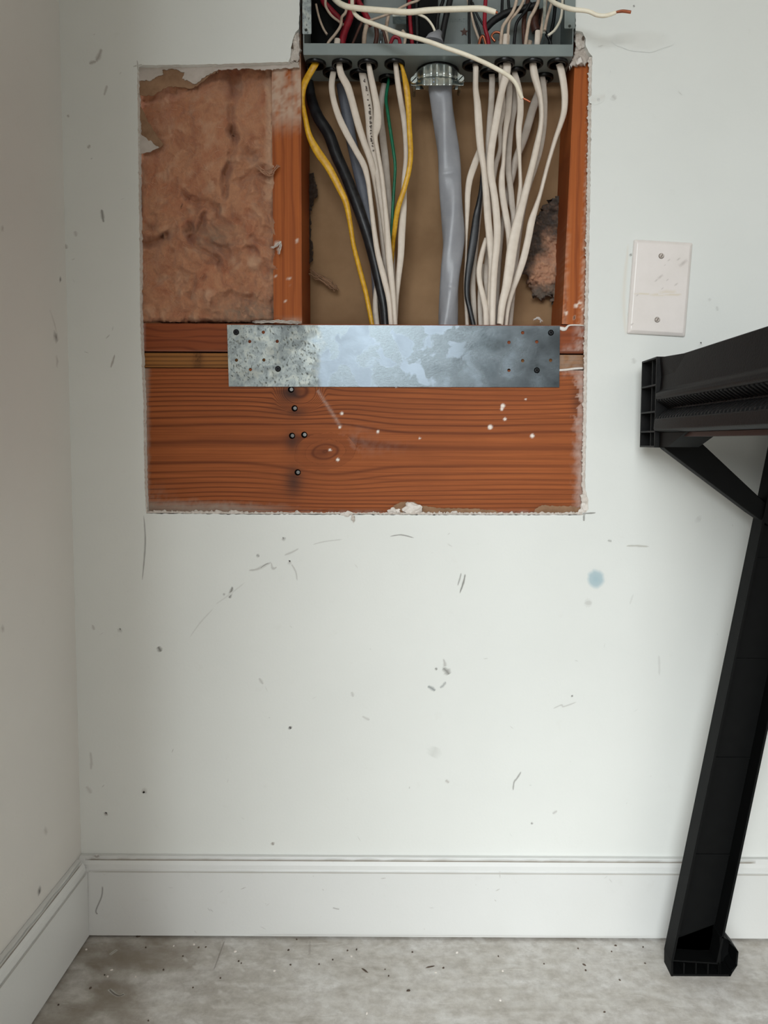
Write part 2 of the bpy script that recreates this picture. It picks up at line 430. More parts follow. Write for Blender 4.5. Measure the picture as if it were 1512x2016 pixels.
wm([(916, 1130), (912, 1148), (905, 1168)], 4, 0.9, grey); wm([(908, 1128), (905, 1140), (901, 1153)], 3, 0.7, grey)
wm([(768, 1056), (790, 1053), (815, 1059)], 2.6, 0.8, grey); wm([(616, 1072), (640, 1066), (674, 1062)], 3, 0.4, lgrey)
wm([(490, 1123), (505, 1121), (520, 1114), (534, 1107)], 5, 0.6, lgrey); wm([(512, 1119), (520, 1113), (530, 1108)], 3, 0.8, grey)
wm([(534, 1107), (537, 1120), (545, 1116)], 4, 0.5, lgrey); wm([(560, 1093), (575, 1087), (588, 1080)], 4, 0.5, lgrey)
wm([(570, 1105), (582, 1125), (585, 1143)], 4, 0.5, lgrey); wm([(452, 1178), (454, 1168), (458, 1155)], 7, 0.85, grey)
wm([(439, 1169), (441, 1170), (443, 1171)], 6, 0.5, grey); wm([(424, 1190), (450, 1172), (482, 1147)], 3, 0.25, lgrey)
wm([(374, 1254), (395, 1225), (420, 1198)], 3, 0.3, lgrey); wm([(505, 1092), (508, 1094), (511, 1095)], 6, 0.6, grey)
wm([(555, 1060), (558, 1062), (562, 1058)], 6, 0.45, grey); wm([(568, 1106), (570, 1108), (573, 1106)], 8, 0.45, lgrey)
wm([(311, 1273), (314, 1278), (317, 1283)], 9, 0.85, grey); wm([(570, 1430), (571.5, 1433), (573, 1435)], 7, 1.0, S(40, 34, 30)[:3])
wm([(873, 1297), (876, 1310), (872, 1318)], 6, 0.6, lgrey); wm([(872, 1315), (880, 1322), (884, 1328)], 12, 0.75, grey); wm([(857, 1315), (859, 1317), (861, 1318)], 6, 0.8, grey)
wm([(842, 1351), (850, 1355), (857, 1360)], 7, 0.75, S(98, 106, 108)[:3]); wm([(866, 1354), (872, 1350), (878, 1342)], 6, 0.6, S(110, 116, 116)[:3])
wm([(510, 1335), (514, 1341), (518, 1347)], 6, 0.5, lgrey); wm([(692, 1362), (694, 1367), (695, 1372)], 6, 0.4, lgrey)
wm([(713, 1410), (722, 1415), (728, 1417)], 5, 0.4, lgrey); wm([(1026, 1519), (1018, 1532), (1012, 1540), (1010, 1556)], 4, 0.7, grey)
wm([(1089, 1395), (1105, 1388), (1110, 1391), (1135, 1382)], 3.5, 0.45, lgrey); wm([(1125, 1369), (1126, 1370), (1128, 1371)], 5, 0.9, grey)
wm([(1233, 1075), (1250, 1074.5), (1278, 1076)], 4, 0.55, S(140, 134, 116)[:3]); wm([(1196, 1064), (1202, 1065), (1204, 1065)], 5, 0.5, grey)
wm([(1297, 1290), (1298, 1310), (1298, 1330)], 5, 0.25, lgrey); wm([(1240, 1190), (1243, 1180), (1247, 1170)], 4, 0.2, lgrey)
wm([(850, 1490), (855, 1480), (858, 1470)], 26, 0.22, S(150, 152, 142)[:3]); wm([(1150, 1186), (1158, 1187), (1166, 1188)], 14, 0.4, lgrey)
wm([(1045, 1620), (1047, 1621), (1048, 1623)], 5, 0.7, grey); wm([(1088, 1602), (1091, 1600), (1097, 1596)], 5, 0.5, lgrey)
wm([(877, 1536), (880, 1538), (884, 1541)], 7, 0.4, brown); wm([(536, 1658), (537, 1661), (538, 1664)], 7, 0.7, brown)
wm([(188, 122), (194, 112), (200, 96)], 8, 0.55, brown); wm([(176, 126), (181, 123), (190, 121)], 7, 0.55, brown)
wm([(205, 188), (208, 178), (211, 168)], 6, 0.45, brown); wm([(172, 291), (175, 289), (177, 285)], 6, 0.5, brown)
wm([(200, 412), (202, 425), (204, 438)], 6, 0.8, grey); wm([(147, 455), (149, 460), (150, 466)], 7, 0.3, brown); wm([(127, 480), (130, 486), (131, 490)], 7, 0.45, brown)
wm([(133, 226), (134, 228), (136, 231)], 5, 0.5, brown); wm([(226, 698), (222, 712), (218, 724)], 4, 0.6, brown)
wm([(104, 660), (111, 665), (114, 672)], 9, 0.0, brown)
wm([(280, 1560), (284, 1556), (288, 1562)], 9, 0.35, brown); wm([(206, 1600), (209, 1603), (211, 1601)], 6, 0.6, brown); wm([(178, 1480), (180, 1500), (179, 1515)], 6, 0.3, brown)
wm([(170, 1548), (176, 1556), (180, 1562)], 8, 0.25, brown); wm([(182, 1230), (184, 1236), (186, 1240)], 6, 0.35, brown); wm([(232, 1238), (236, 1242), (240, 1240)], 7, 0.4, lgrey)
wm([(1160, 198), (1178, 194), (1192, 188)], 14, 0.22, S(190, 180, 166)[:3]); wm([(1205, 188), (1209, 192), (1212, 196)], 10, 0.4, lgrey); wm([(1175, 197), (1178, 196), (1181, 194)], 8, 0.4, lgrey)
wm([(1247, 10), (1248, 12), (1249, 14)], 4, 0.8, grey); wm([(1240, 500), (1242, 502), (1244, 503)], 6, 0.7, grey)
wm([(1462, 1490), (1458, 1500), (1454, 1512)], 4, 0.0, grey)
wm([(1395, 588), (1397, 590), (1399, 592)], 7, 0.25, lgrey); wm([(1411, 603), (1412, 608), (1413, 612)], 6, 0.3, lgrey); wm([(1377, 676), (1380, 678), (1382, 676)], 7, 0.25, lgrey)
wm([(1246, 705), (1248, 711), (1249, 716)], 9, 0.3, lgrey); wm([(1372, 1018), (1376, 1022), (1380, 1024)], 14, 0.2, lgrey)
wm([(1232, 660), (1228, 580), (1237, 480)], 8, 0.35, S(214, 200, 180)[:3])
b = MB()
outer = [(XL-0.02, -0.05), (XR, -0.05), (XR, ZT), (XL-0.02, ZT)]
b.prism(outer, [hole], 0.0, DW)
for pts, w_, a, c in WMARK:
    q = catmull([list(p) for p in pts], 4); pp = [P(x, y, -0.0002) for x, y in q]
    px2m = dpt(pp[0])/F
    n = len(pp); ws = [w_*px2m*(0.55+0.9*math.sin(math.pi*(i+0.5)/n))*(0.8+0.4*random.random()) for i in range(n)]
    b.ribbon(pp, ws, a, c, 0)
# small random nicks
for k in range(100):
    x = random.uniform(130, 1500); y = random.uniform(10, 1670)
    if 255 < x < 1180 and y < 1040: continue
    if x > 1200 and 440 < y < 1020: continue
    L = random.uniform(1.5, 6); an = random.uniform(0, 6.28); w_ = random.uniform(1.5, 4)
    p = [P(x+L*math.cos(an)*t, y+L*math.sin(an)*t, -0.0002) for t in (-1, 0, 1)]
    b.ribbon(p, [w_*0.0007]*3, random.uniform(0.15, 0.5), random.choice([grey, lgrey, brown]), 0)
# blue paint smudge
def smudge(b, cx, cy, rx, ry, a, c, Y=-0.0002):
    b.k = getattr(b, 'k', 0)+1; Y -= b.k*2.5e-6
    n = 24; ctr = b.vert(P(cx, cy, Y), a, c); r1 = []; r2 = []
    for k in range(n):
        an = 2*math.pi*k/n; j = 1+0.18*noise.noise(Vector((math.cos(an)*2+cx, math.sin(an)*2, cy)))
        r1.append(b.vert(P(cx+rx*0.62*j*math.cos(an), cy+ry*0.62*j*math.sin(an), Y), a*0.85, c)); r2.append(b.vert(P(cx+rx*j*math.cos(an), cy+ry*j*math.sin(an), Y), 0, c))
    for k in range(n):
        j = (k+1) % n; b.face([ctr, r1[k], r1[j]]); b.face([r1[k], r2[k], r2[j], r1[j]])
smudge(b, 1173, 1140, 19, 21, 0.75, blue); smudge(b, 1158, 1187, 9, 6, 0.35, lgrey); smudge(b, 1265, 80, 60, 22, 0.12, S(180, 172, 160)[:3])
# ragged gypsum core showing along the cut
def strip(b, line, offs, y0, y1, mi):
    n = len(line)
    A = []
    for i, (x, y) in enumerate(line):
        t = i/(n-1); ox, oy = offs(t, x, y)
        A.append([b.vert(P(x, y, y0)), b.vert(P(x+ox, y+oy, y0+0.002)), b.vert(P(x+ox*1.05, y+oy*1.05, y1)), b.vert(P(x, y, y1))])
    for p, q in zip(A, A[1:]):
        for k in range(3): b.face([p[k], p[k+1], q[k+1], q[k]], mi)
def nz(x, y, s=0.3, k=0.0): return noise.noise(Vector((x*s, y*s, k)))+0.6*noise.noise(Vector((x*s*3, y*s*3, k+5)))
line = jag([(1166, 112), (1163, 300), (1160, 500), (1157, 650), (1154, 850), (1152, 960), (1158, 985), (1159, 1002), (1150, 1014)], 2.5, 0.5, 4)
strip(b, line, lambda t, x, y: (-(5.5+5*abs(nz(x, y, 0.12)) + (7 if y > 975 else 0)), 0), 0.0015, 0.0125, 1)
line = jag([(1152, 1013), (900, 1013), (700, 1012.5), (500, 1012), (288, 1010)], 2.5, 0.8, 5)
strip(b, line, lambda t, x, y: (0, -(2.5+5*abs(nz(x, y, 0.1, 2))) - (6 if 300 < x < 480 else 0)*abs(nz(x, y, 0.05, 1))), 0.0008, 0.0125, 1)
line = jag([(288, 1010), (285, 960), (283, 860), (282, 790), (279, 720), (276, 640), (275, 500), (272, 300), (270, 128)], 3, 0.5, 6)
strip(b, line, lambda t, x, y: (1.5+3*abs(nz(x, y, 0.15, 3)), 0), 0.002, 0.0125, 1)
line = jag([(270, 128), (400, 127), (568, 122)], 3, 0.5, 7)
strip(b, line, lambda t, x, y: (0, 2.0+1.5*abs(nz(x, y, 0.15, 4))), 0.004, 0.0125, 1)
wall_back = b.build('wall_back', ['wall', 'gypsum'], kind='structure')

# ---- left wall, floor, ceiling, front wall with the door opening, right wall
b = MB(); b.box(XL-0.12, XL, -0.95, 0.0, -0.05, ZT); b.box(XL-0.01, -0.335, -0.90, -0.56, -0.05, ZT)  # second box: unseen projection added to shade the left corner
def lw(px, py): return PXp(px, py, XL+0.0002)
for pts, w_, a, c in [([(117, 548), (119, 551), (120, 554)], 7, 1.0, S(50, 38, 32)[:3]), ([(105, 660), (111, 664), (114, 672)], 11, 0.8, S(84, 66, 54)[:3]), ([(75, 1751), (78, 1755), (79, 1759)], 8, 1.0, S(50, 40, 36)[:3]),
                      ([(3, 445), (5, 450), (6, 456)], 6, 0.4, brown), ([(110, 700), (113, 712), (112, 724)], 6, 0.4, brown), ([(98, 610), (108, 640), (112, 655)], 4, 0.3, brown), ([(2, 1235), (5, 1238), (9, 1236)], 7, 0.4, brown),
                      ([(86, 1633), (90, 1636), (94, 1639)], 7, 0.35, brown), ([(140, 300), (133, 360), (136, 420)], 5, 0.0, brown)]:
    pp = [lw(*p) for p in pts]; b.ribbon(pp, [w_*0.0016]*3, a, c, 0, plane='x')
b.build('wall_left', 'wall_left', kind='structure')
b = MB(); b.box(XL-5, XR+3, -12, -2.1, -0.10, -0.004); b.build('driveway', 'asphalt', kind='structure')
b = MB(); b.box(XL-2, XR+0.1, -2.1, 0.10, -0.10, 0.0)
def fl(px, py): return PZ(px, py, 0.0002)
for pts, w_, a, c in [([(215, 1948), (225, 1957), (235, 1961), (245, 1957)], 5, 0.85, S(60, 46, 38)[:3]), ([(442, 1852), (432, 1880), (421, 1910)], 4, 0.6, S(90, 80, 70)[:3]),
                      ([(216, 1880), (222, 1876), (230, 1870)], 5, 0.5, S(90, 78, 66)[:3]), ([(610, 1852), (610, 1862), (610, 1880)], 5, 0.4, S(130, 122, 114)[:3])]:
    q = catmull([list(p) for p in pts], 4); b.ribbon([fl(*p)+Vector((0, 0, 0.0003)) for p in q], [w_*0.0009]*len(q), a, c, 0, plane='z')
def floor_stain_shade(x, y):
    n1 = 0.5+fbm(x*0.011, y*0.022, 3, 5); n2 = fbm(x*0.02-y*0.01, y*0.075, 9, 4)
    dirt_shade = max(0, min(1, n1*1.1+0.05))*(1-smooth(160, 620, x+60*n2))*(1-0.35*smooth(1900, 2016, y))  # left-corner dirt, deepened so its colour also carries the corner's shade
    dirt_shade = max(dirt_shade, 0.35*(1-smooth(1846, 1862, y))*max(0, n1))
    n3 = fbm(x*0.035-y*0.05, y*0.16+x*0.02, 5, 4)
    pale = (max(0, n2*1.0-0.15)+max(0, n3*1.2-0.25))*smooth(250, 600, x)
    if dirt_shade*0.85 > pale: return min(0.85, dirt_shade*0.9), S(122, 110, 95)[:3]
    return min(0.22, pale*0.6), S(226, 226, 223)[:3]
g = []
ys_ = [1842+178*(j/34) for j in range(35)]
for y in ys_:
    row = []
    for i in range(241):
        x = 40+1500*i/240; p = fl(x, y); a, c = floor_stain_shade(x, y)
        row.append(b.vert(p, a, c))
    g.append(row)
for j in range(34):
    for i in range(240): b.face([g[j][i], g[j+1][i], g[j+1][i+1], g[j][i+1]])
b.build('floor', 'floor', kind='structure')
b = MB(); b.box(XL-2.0, XR, -2.1, DW, ZT, ZT+0.1); b.build('ceiling', 'ceiling', kind='structure')
b = MB(); b.box(XL-2.0, XR, -2.1, -2.0, 1.82, ZT); b.build('wall_front', 'ceiling', kind='structure')
b = MB(); b.box(XR, XR+0.1, -2.1, DW, -0.05, ZT); b.build('wall_right', 'ceiling', kind='structure')

# ---- baseboards
ZB = P(700, 1683, 0).z; ZL = P(700, 1717, -0.014).z
prof = [(-0.0005, 0.0035), (-0.016, 0.0035), (-0.016, ZL-0.001), (-0.0145, ZL+0.001), (-0.0135, ZL+0.003), (-0.0125, ZB-0.010), (-0.0105, ZB-0.006), (-0.0085, ZB-0.003), (-0.0065, ZB), (-0.0005, ZB)]
prof = [(y, z) for y, z in prof][::-1]
b = MB(); b.xprism(prof, XL+0.0005, XR)
for k in range(16):
    x = random.uniform(190, 1300); y = random.uniform(1722, 1835); L = random.uniform(2, 7); an = random.uniform(0, 6.28)
    b.ribbon([P(x+L*t*math.cos(an), y+L*t*math.sin(an), -0.0163) for t in (-1, 0, 1)], [0.002]*3, random.uniform(0.2, 0.6), random.choice([lgrey, brown]), 0)
for pts, w_, a, c in [([(202, 1745), (200, 1765), (189, 1792), (192, 1800)], 4, 0.7, S(70, 60, 54)[:3]), ([(655, 1787), (662, 1789), (668, 1790)], 4, 0.5, grey), ([(172, 1745), (172, 1790), (173, 1836)], 4, 0.8, S(64, 54, 46)[:3]),
                      ([(186, 1684), (190, 1687), (195, 1684)], 7, 0.6, brown), ([(500, 1840), (800, 1842), (1300, 1845)], 4, 0.25, brown)]:
    q = catmull([list(p) for p in pts], 4); b.ribbon([P(x, y, -0.0163) for x, y in q], [w_*0.0008]*len(q), a, c, 0)
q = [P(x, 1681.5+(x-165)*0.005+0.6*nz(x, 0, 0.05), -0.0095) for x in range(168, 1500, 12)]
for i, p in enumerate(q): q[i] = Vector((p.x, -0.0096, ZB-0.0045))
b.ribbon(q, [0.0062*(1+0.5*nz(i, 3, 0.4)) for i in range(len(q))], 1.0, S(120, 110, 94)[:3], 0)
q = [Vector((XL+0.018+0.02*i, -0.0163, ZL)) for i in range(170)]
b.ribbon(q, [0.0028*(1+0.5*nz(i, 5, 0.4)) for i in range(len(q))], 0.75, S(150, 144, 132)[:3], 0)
b.build('baseboard_back', 'base', kind='structure', fix=False)
b = MB()
n = len(prof); A = [b.vert((XL-y, -0.0170, z)) for y, z in prof]; B = [b.vert((XL-y, -0.558, z)) for y, z in prof]
b.face(A, 0); b.face(B[::-1], 0)
for i in range(n): j = (i+1) % n; b.face([A[i], B[i], B[j], A[j]][::-1], 0)
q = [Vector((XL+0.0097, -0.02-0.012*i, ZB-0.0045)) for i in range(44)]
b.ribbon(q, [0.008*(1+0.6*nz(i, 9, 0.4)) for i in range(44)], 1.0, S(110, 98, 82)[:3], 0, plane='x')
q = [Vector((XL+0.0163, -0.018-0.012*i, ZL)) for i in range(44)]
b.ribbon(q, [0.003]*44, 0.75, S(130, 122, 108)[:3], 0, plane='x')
b.build('baseboard_left', 'base', kind='structure', fix=True)

# ================================================================== FRAMING
def board(name, x0, x1, z0, z1, yf, depth, mat, label, cat, grain, stain=None, step=0.0022, group=None):
    """a timber: front face gridded so the grain and stains can follow their own lines"""
    b = MB(); nx = max(2, int((x1-x0)/step)); nzz = max(2, int((z1-z0)/step))
    idx = []
    for j in range(nzz+1):
        row = []
        for i in range(nx+1):
            x = x0+(x1-x0)*i/nx; z = z0+(z1-z0)*j/nzz
            px, py = proj((x, yf, z)); a, c = (0, (0, 0, 0))
            if stain: a, c = stain(px, py)
            row.append(b.vert((x, yf, z), a, c, grain(px, py)))
        idx.append(row)
    for j in range(nzz):
        for i in range(nx): b.face([idx[j][i], idx[j][i+1], idx[j+1][i+1], idx[j+1][i]])
    # sides and back
    def side(loop, cx=0):
        bk = [b.vert((b.v[k][0], yf+depth, b.v[k][2]), 0, (0, 0, 0), b.g[k]) for k in loop]
        fr = [b.vert(b.v[k], b.ma[k]*0.5, b.mc[k], b.g[k]) for k in loop]
        for a_, c_, d_, e_ in zip(fr, fr[1:], bk[1:], bk): b.face([a_, e_, d_, c_])
    side(idx[0][::-1]); side(idx[-1]); side([r[0] for r in idx]); side([r[-1] for r in idx][::-1])
    y = yf+depth
    q = [b.vert(p) for p in ((x0, y, z0), (x0, y, z1), (x1, y, z1), (x1, y, z0))]; b.face(q)
    return b.build(name, mat, label=label, cat=cat, group=group)

YS = DW+0.0003                              # face of the framing, behind the drywall
zTopPlate = P(700, 638.5, YS).z; zBotPlate = P(700, 693.5, YS).z
zSub1 = P(700, 696.5, YS).z; zSub0 = P(700, 725.0, YS).z; zRim1 = P(700, 727.0, YS).z
XA, XB = XL+0.02, 0.62

# rim board: grain field with two knots
def dens_int(y):
    pts = [(600, 0.6), (740, 0.80), (800, 0.74), (835, 0.40), (862, 0.13), (905, 0.15), (930, 0.45), (960, 0.70), (1000, 0.85), (1100, 0.85)]
    s = 0.0
    for (a, da), (c, dc) in zip(pts, pts[1:]):
        if y <= a: break
        t = min(y, c); dt = da+(dc-da)*(t-a)/(c-a); s += 0.5*(da+dt)*(t-a)
    return s
def rim_grain(px, py):
    y = py
    sag = 14*math.exp(-((px-930)/260.0)**2)*math.exp(-((py-820)/70.0)**2) - 6*math.exp(-((px-430)/160.0)**2)
    y = y - sag + 3.5*fbm(px*0.004, py*0.010, 1.0, 2)
    for kx, ky, sx, sy, k in ((645, 888, 95, 52, 0.86), (596, 782, 58, 40, 0.8), (1150, 868, 34, 14, 0.7)):
        dx, dy = px-kx, y-ky
        y -= k*dy*math.exp(-(dx/sx)**2-(dy/sy)**2)
    ph = dens_int(y)*0.95
    # the knot itself
    r = math.hypot((px-640)/46.0, (py-889+0.10*(px-640))/27.0)*(1+0.08*noise.noise(Vector((px*0.05, py*0.05, 2))))
    k = 1-smooth(0.85, 1.35, r)
    ph = ph*(1-k)+(r*14)*k
    r2 = math.hypot((px-590)/44.0, (py-770)/36.0); k = 1-smooth(0.6, 1.3, r2)
    return ph*(1-k)+(r2*9+80)*k
black = S(48, 34, 30)[:3]; dust = S(196, 178, 168)[:3]; dustg = S(158, 140, 126)[:3]
DOTS = [(990, 799, 4.2), (988, 805, 3.2), (994, 825, 3), (965, 841, 4.6), (1048, 858, 4), (744, 850, 3), (673, 814, 3.2), (669, 841, 3), (826, 863, 2.2), (665, 905, 3.5), (650, 886, 3), (780, 762, 2), (1035, 786, 2)]
def rim_stain(px, py):
    a, c = 0.0, (0, 0, 0)
    def put(al, col):
        nonlocal a, c
        if al > a: a, c = al, col
    for kx, ky, sx, sy, al in ((572, 775, 24, 17, 0.92), (582, 812, 20, 10, 0.6), (576, 870, 14, 20, 0.65), (578, 948, 18, 30, 0.75), (630, 892, 30, 17, 0.62), (642, 889, 44, 25, 0.3), (560, 800, 30, 20, 0.3), (1138, 790, 12, 40, 0.5)):
        put(al*math.exp(-((px-kx)/sx)**2-((py-ky)/sy)**2), black if ky not in (892, 889) else S(88, 40, 18)[:3])
    # dust bottom left and along the cut edges
    n_ = 0.5+0.8*nz(px, py, 0.08, 7)
    put(0.9*smooth(978-8*n_+0.06*max(0, px-290), 1001, py)*(1-smooth(430, 620, px))*(0.8+0.3*n_), dustg)
    put(0.5*smooth(940, 1000, py)*(1-smooth(290, 360, px))*n_, dustg)
    put(0.8*(1-smooth(285, 296+6*n_, px)), dustg)
    put(0.75*smooth(1128-10*n_, 1146, px)*(0.5+0.5*n_), dust)
    put(0.35*smooth(1000, 1012, py)*n_, dust)
    put(0.6*(1-smooth(728, 748, py))*smooth(1100, 1115, px)*n_, dust)
    # chalky diagonal line
    t = ((px-625)*47+(py-768)*74)/(47*47+74*74)
    if 0 <= t <= 1:
        d = abs((px-625)*74-(py-768)*47)/87.6
        put(0.55*math.exp(-(d/3.0)**2)*(0.4+0.9*abs(nz(px, py, 0.3))), dust)
    put(0.10*math.exp(-((px-700)/36)**2-((py-870)/26)**2)*n_*1.3, dust)
    put(0.10*math.exp(-((px-740)/50)**2-((py-880)/14)**2)*n_, dust)
    for dx, dy, r in DOTS:
        d = math.hypot(px-dx, py-dy)
        if d < r*1.3: put(smooth(r*1.3, r*0.6, d), S(236, 226, 216)[:3])
    return a, c
rim = board('rim_joist', XA, XB, zRim1-0.235, zRim1, YS, 0.038, 'rim', 'wide orange-brown timber board with knots below the steel plate', 'timber', rim_grain, rim_stain, 0.0018)
# nails in the rim board
for k, (x, y) in enumerate([(580, 804), (575, 858), (599, 856), (586, 930), (573, 767)]):
    p = P(x, y, YS); b = MB(); b.disc(p, 0.0046, 0.0040, YS-0.0003, YS+0.002, 14)
    hl = b.build('nail_hole', 'hole', rim); b = MB(); b.disc((p.x+0.0008, 0, p.z+0.0002), 0.0026, 0.0021, YS-0.0010, YS-0.0002, 12)
    b.build('nail', 'nail', hl, label='grey nail head sunk in the board' if k == 0 else None)

def plate_grain(px, py): return (py+7*fbm(px*0.006, py*0.02, 4, 3)+10*math.exp(-((px-340)/50)**2)*(1 if py > 665 else -1)*0.6)*0.42
def plate_stain(px, py):
    n_ = 0.5+0.8*nz(px, py, 0.1, 9)
    a = max(0.75*smooth(1122, 1146, px)*n_, 0.5*smooth(1100, 1110, px)*smooth(672, 690, py)*n_, 0.5*(1-smooth(280, 288, px)))
    if py > 690: return max(a, 0.4), black
    return a, dust
board('bottom_plate', XA, XB, zBotPlate, zTopPlate, YS, 0.089, 'plate_wood', 'narrow reddish horizontal timber directly under the studs and insulation', 'timber', plate_grain, plate_stain)
def ply_grain(px, py): return (py+0.5*fbm(px*0.01, py*0.1, 8, 2))*0.78
def ply_stain(px, py):
    if px > 1095: return 0.45+0.3*nz(px, py, 0.1), dustg
    a = 0.8*math.exp(-((px-390)/10)**2)*(0.4+abs(nz(px, py, 0.25, 2)))
    return min(1, a), S(60, 30, 12)[:3]
board('plywood_subfloor', XA, XB, zSub0, zSub1, YS+0.0015, 0.11, 'ply', 'thin layered plywood edge sandwiched between two horizontal timbers', 'plywood', ply_grain, ply_stain, 0.0014)
# caulk bead right of the steel plate
b = MB(); q = catmull([[1100, 729], [1115, 728], [1130, 726], [1148, 725]], 6)
b.sweep([P(x, y, YS-0.0002) for x, y in q], [0.0034]*len(q), [0.003]*len(q), 8); b.build('gypsum_ridge', 'crumb', label='thin white plaster ridge just right of the steel plate', cat='plaster')
b = MB(); q = catmull([[1100, 645], [1112, 648], [1120, 641], [1135, 640], [1150, 641]], 6)
b.sweep([P(x, y, YS-0.0006) for x, y in q], [0.0022+0.004*math.exp(-((x-1108)/8)**2) for x, y in q], [0.003]*len(q), 8); b.build('gypsum_ridge', 'crumb', label='white plaster line at the foot of the right stud', cat='plaster')

# studs
def stud_grain(seed):
    return lambda px, py: (px+6*fbm(px*0.03, py*0.006, seed, 3))*0.34
sx0, sx1 = P(537, 400, YS).x, P(593.5, 400, YS).x
def lstud_stain(px, py):
    n_ = 0.5+1.1*nz(px, py, 0.05, 3)
    a = 0.85*(1-smooth(235, 285, py+22*n_))*max(0, min(1, n_+0.25))
    c = S(196, 172, 152)[:3]
    a = max(a, 0.5*smooth(618, 636, py)*n_)
    for dx, dy, r in ((545, 480, 7), (548, 488, 5), (569, 548, 4), (543, 545, 3), (562, 592, 4), (573, 561, 2.5), (585, 474, 5)):
        d = math.hypot(px-dx, (py-dy)*1.2)
        if d < r: return 0.85*smooth(r, r*0.4, d), S(230, 214, 200)[:3]
    return min(1, max(0, a)), c
zSt = ZT-0.05
board('wall_stud', sx0, sx1, zTopPlate+0.0004, zSt, YS, 0.089, 'stud', 'vertical orange stud left of the cables, whitened at its top', 'stud', stud_grain(2), lstud_stain, 0.0032)
rx0 = P(1109, 500, YS).x
def rstud_stain(px, py):
    n_ = 0.5+0.9*nz(px, py, 0.1, 13); e = 1152-(py-120)*0.012
    a = 0.8*smooth(e-9, e, px+5*nz(px, py, 0.3))*n_
    a = max(a, 0.35*(1-smooth(1110, 1122, px))*smooth(380, 500, py)*n_)
    for dx, dy, r in ((1140, 597, 5), (1133, 603, 5), (1114, 618, 5), (1146, 610, 4), (1150, 430, 5), (1149, 440, 4)):
        d = math.hypot(px-dx, py-dy)
        if d < r: return 0.9*smooth(r, r*0.4, d), S(236, 220, 206)[:3]
    d = math.hypot(px-1130, py-627)
    if d < 3: return 1.0, black
    return min(1, max(0, a)), S(214, 180, 156)[:3]
board('wall_stud', rx0, rx0+0.040, zTopPlate+0.0004, zSt, YS, 0.089, 'stud', 'vertical orange stud at the right edge of the cut opening', 'stud', stud_grain(6), rstud_stain, 0.0028)
rst = bpy.data.objects['wall_stud.001']; rst.rotation_euler.y = R(1.75); rst.location.z += 0.0008

# kraft backing at the rear of the bay
YB = YS+0.089
b = MB(); NX, NZ = 60, 60; xa, xb = XL+0.01, 0.62
idx = []
zk1 = zSt
for j in range(NZ+1):
    row = []
    for i in range(NX+1):
        x = xa+(xb-xa)*i/NX; z = zTopPlate+0.0006+(zk1-zTopPlate)*j/NZ; px, py = proj((x, YB, z))
        d = 0.0045*math.exp(-((px-815)/14)**2)+0.002*fbm(x*14, z*5, 2)
        row.append(b.vert((x, YB+0.004-d, z)))
    idx.append(row)
for j in range(NZ):
    for i in range(NX): b.face([idx[j][i], idx[j][i+1], idx[j+1][i+1], idx[j+1][i]], 0, True)
b.build('backing_board', 'kraft', label='brown kraft-faced board behind the hanging cables', cat='backing board', solid=0.006)

# ================================================================== INSULATION
def inside(poly, x, y):
    c = False; j = len(poly)-1
    for i in range(len(poly)):
        if (poly[i][1] > y) != (poly[j][1] > y) and x < (poly[j][0]-poly[i][0])*(y-poly[i][1])/(poly[j][1]-poly[i][1])+poly[i][0]: c = not c
        j = i
    return c
def relief(name, poly, Y, disp, stain, mat, step, label, cat, solid=0.006, parent=None, kind=None, group=None):
    xs = [p[0] for p in poly]; ys = [p[1] for p in poly]; b = MB(); g = {}
    nx = int((max(xs)-min(xs))/step)+1; ny = int((max(ys)-min(ys))/step)+1
    def vv(i, j):
        if (i, j) not in g:
            x = min(xs)+i*step; y = min(ys)+j*step
            a, c = stain(x, y) if stain else (0, (0, 0, 0))
            ex = 0.9*nz(x, y, 0.5, 1)
            g[(i, j)] = b.vert(P(x+ex, y+ex, Y-disp(x, y)), a, c)
        return g[(i, j)]
    for j in range(ny):
        for i in range(nx):
            if inside(poly, min(xs)+(i+.5)*step, min(ys)+(j+.5)*step): b.face([vv(i, j), vv(i, j+1), vv(i+1, j+1), vv(i+1, j)], 0, True)
    return b.build(name, mat, parent, label=label, cat=cat, solid=solid, kind=kind, group=group)
FOLDS = [([(452, 140), (460, 220), (464, 262), (455, 300), (445, 340), (440, 380)], 7, 0.010), ([(463, 262), (475, 290), (495, 310)], 7, 0.005), ([(274, 482), (300, 476), (330, 468)], 8, 0.010),
         ([(372, 440), (385, 480), (400, 500), (420, 520), (430, 525)], 7, 0.010), ([(395, 430), (400, 470), (420, 490), (445, 484)], 6, 0.007), ([(480, 360), (490, 345), (530, 335)], 7, 0.006),
         ([(440, 500), (470, 490), (500, 492), (520, 510), (532, 540)], 6, 0.006), ([(372, 540), (380, 565), (378, 585)], 6, 0.004), ([(395, 535), (405, 560), (400, 590)], 5, 0.004), ([(340, 180), (300, 195), (275, 192)], 8, 0.006),
         ([(490, 420), (505, 440), (500, 470), (520, 480)], 5, 0.005), ([(420, 590), (450, 575), (470, 590), (500, 585), (530, 600)], 6, 0.006), ([(365, 378), (385, 400), (425, 410), (440, 440)], 6, 0.006), ([(515, 330), (505, 400), (520, 430)], 5, 0.004)]
def seg_d(px, py, L):
    m = 1e9
    for (x0, y0), (x1, y1) in zip(L, L[1:]):
        dx, dy = x1-x0, y1-y0; t = max(0, min(1, ((px-x0)*dx+(py-y0)*dy)/(dx*dx+dy*dy))); m = min(m, math.hypot(px-x0-t*dx, py-y0-t*dy))
    return m
def ridged(x, y, z, o=3):
    v, amp, f = 0.0, 1.0, 1.0
    for k in range(o):
        v += amp*(1-abs(noise.noise(Vector((x*f, y*f, z+k*7))))*2.2); amp *= 0.5; f *= 2.1
    return v/1.75
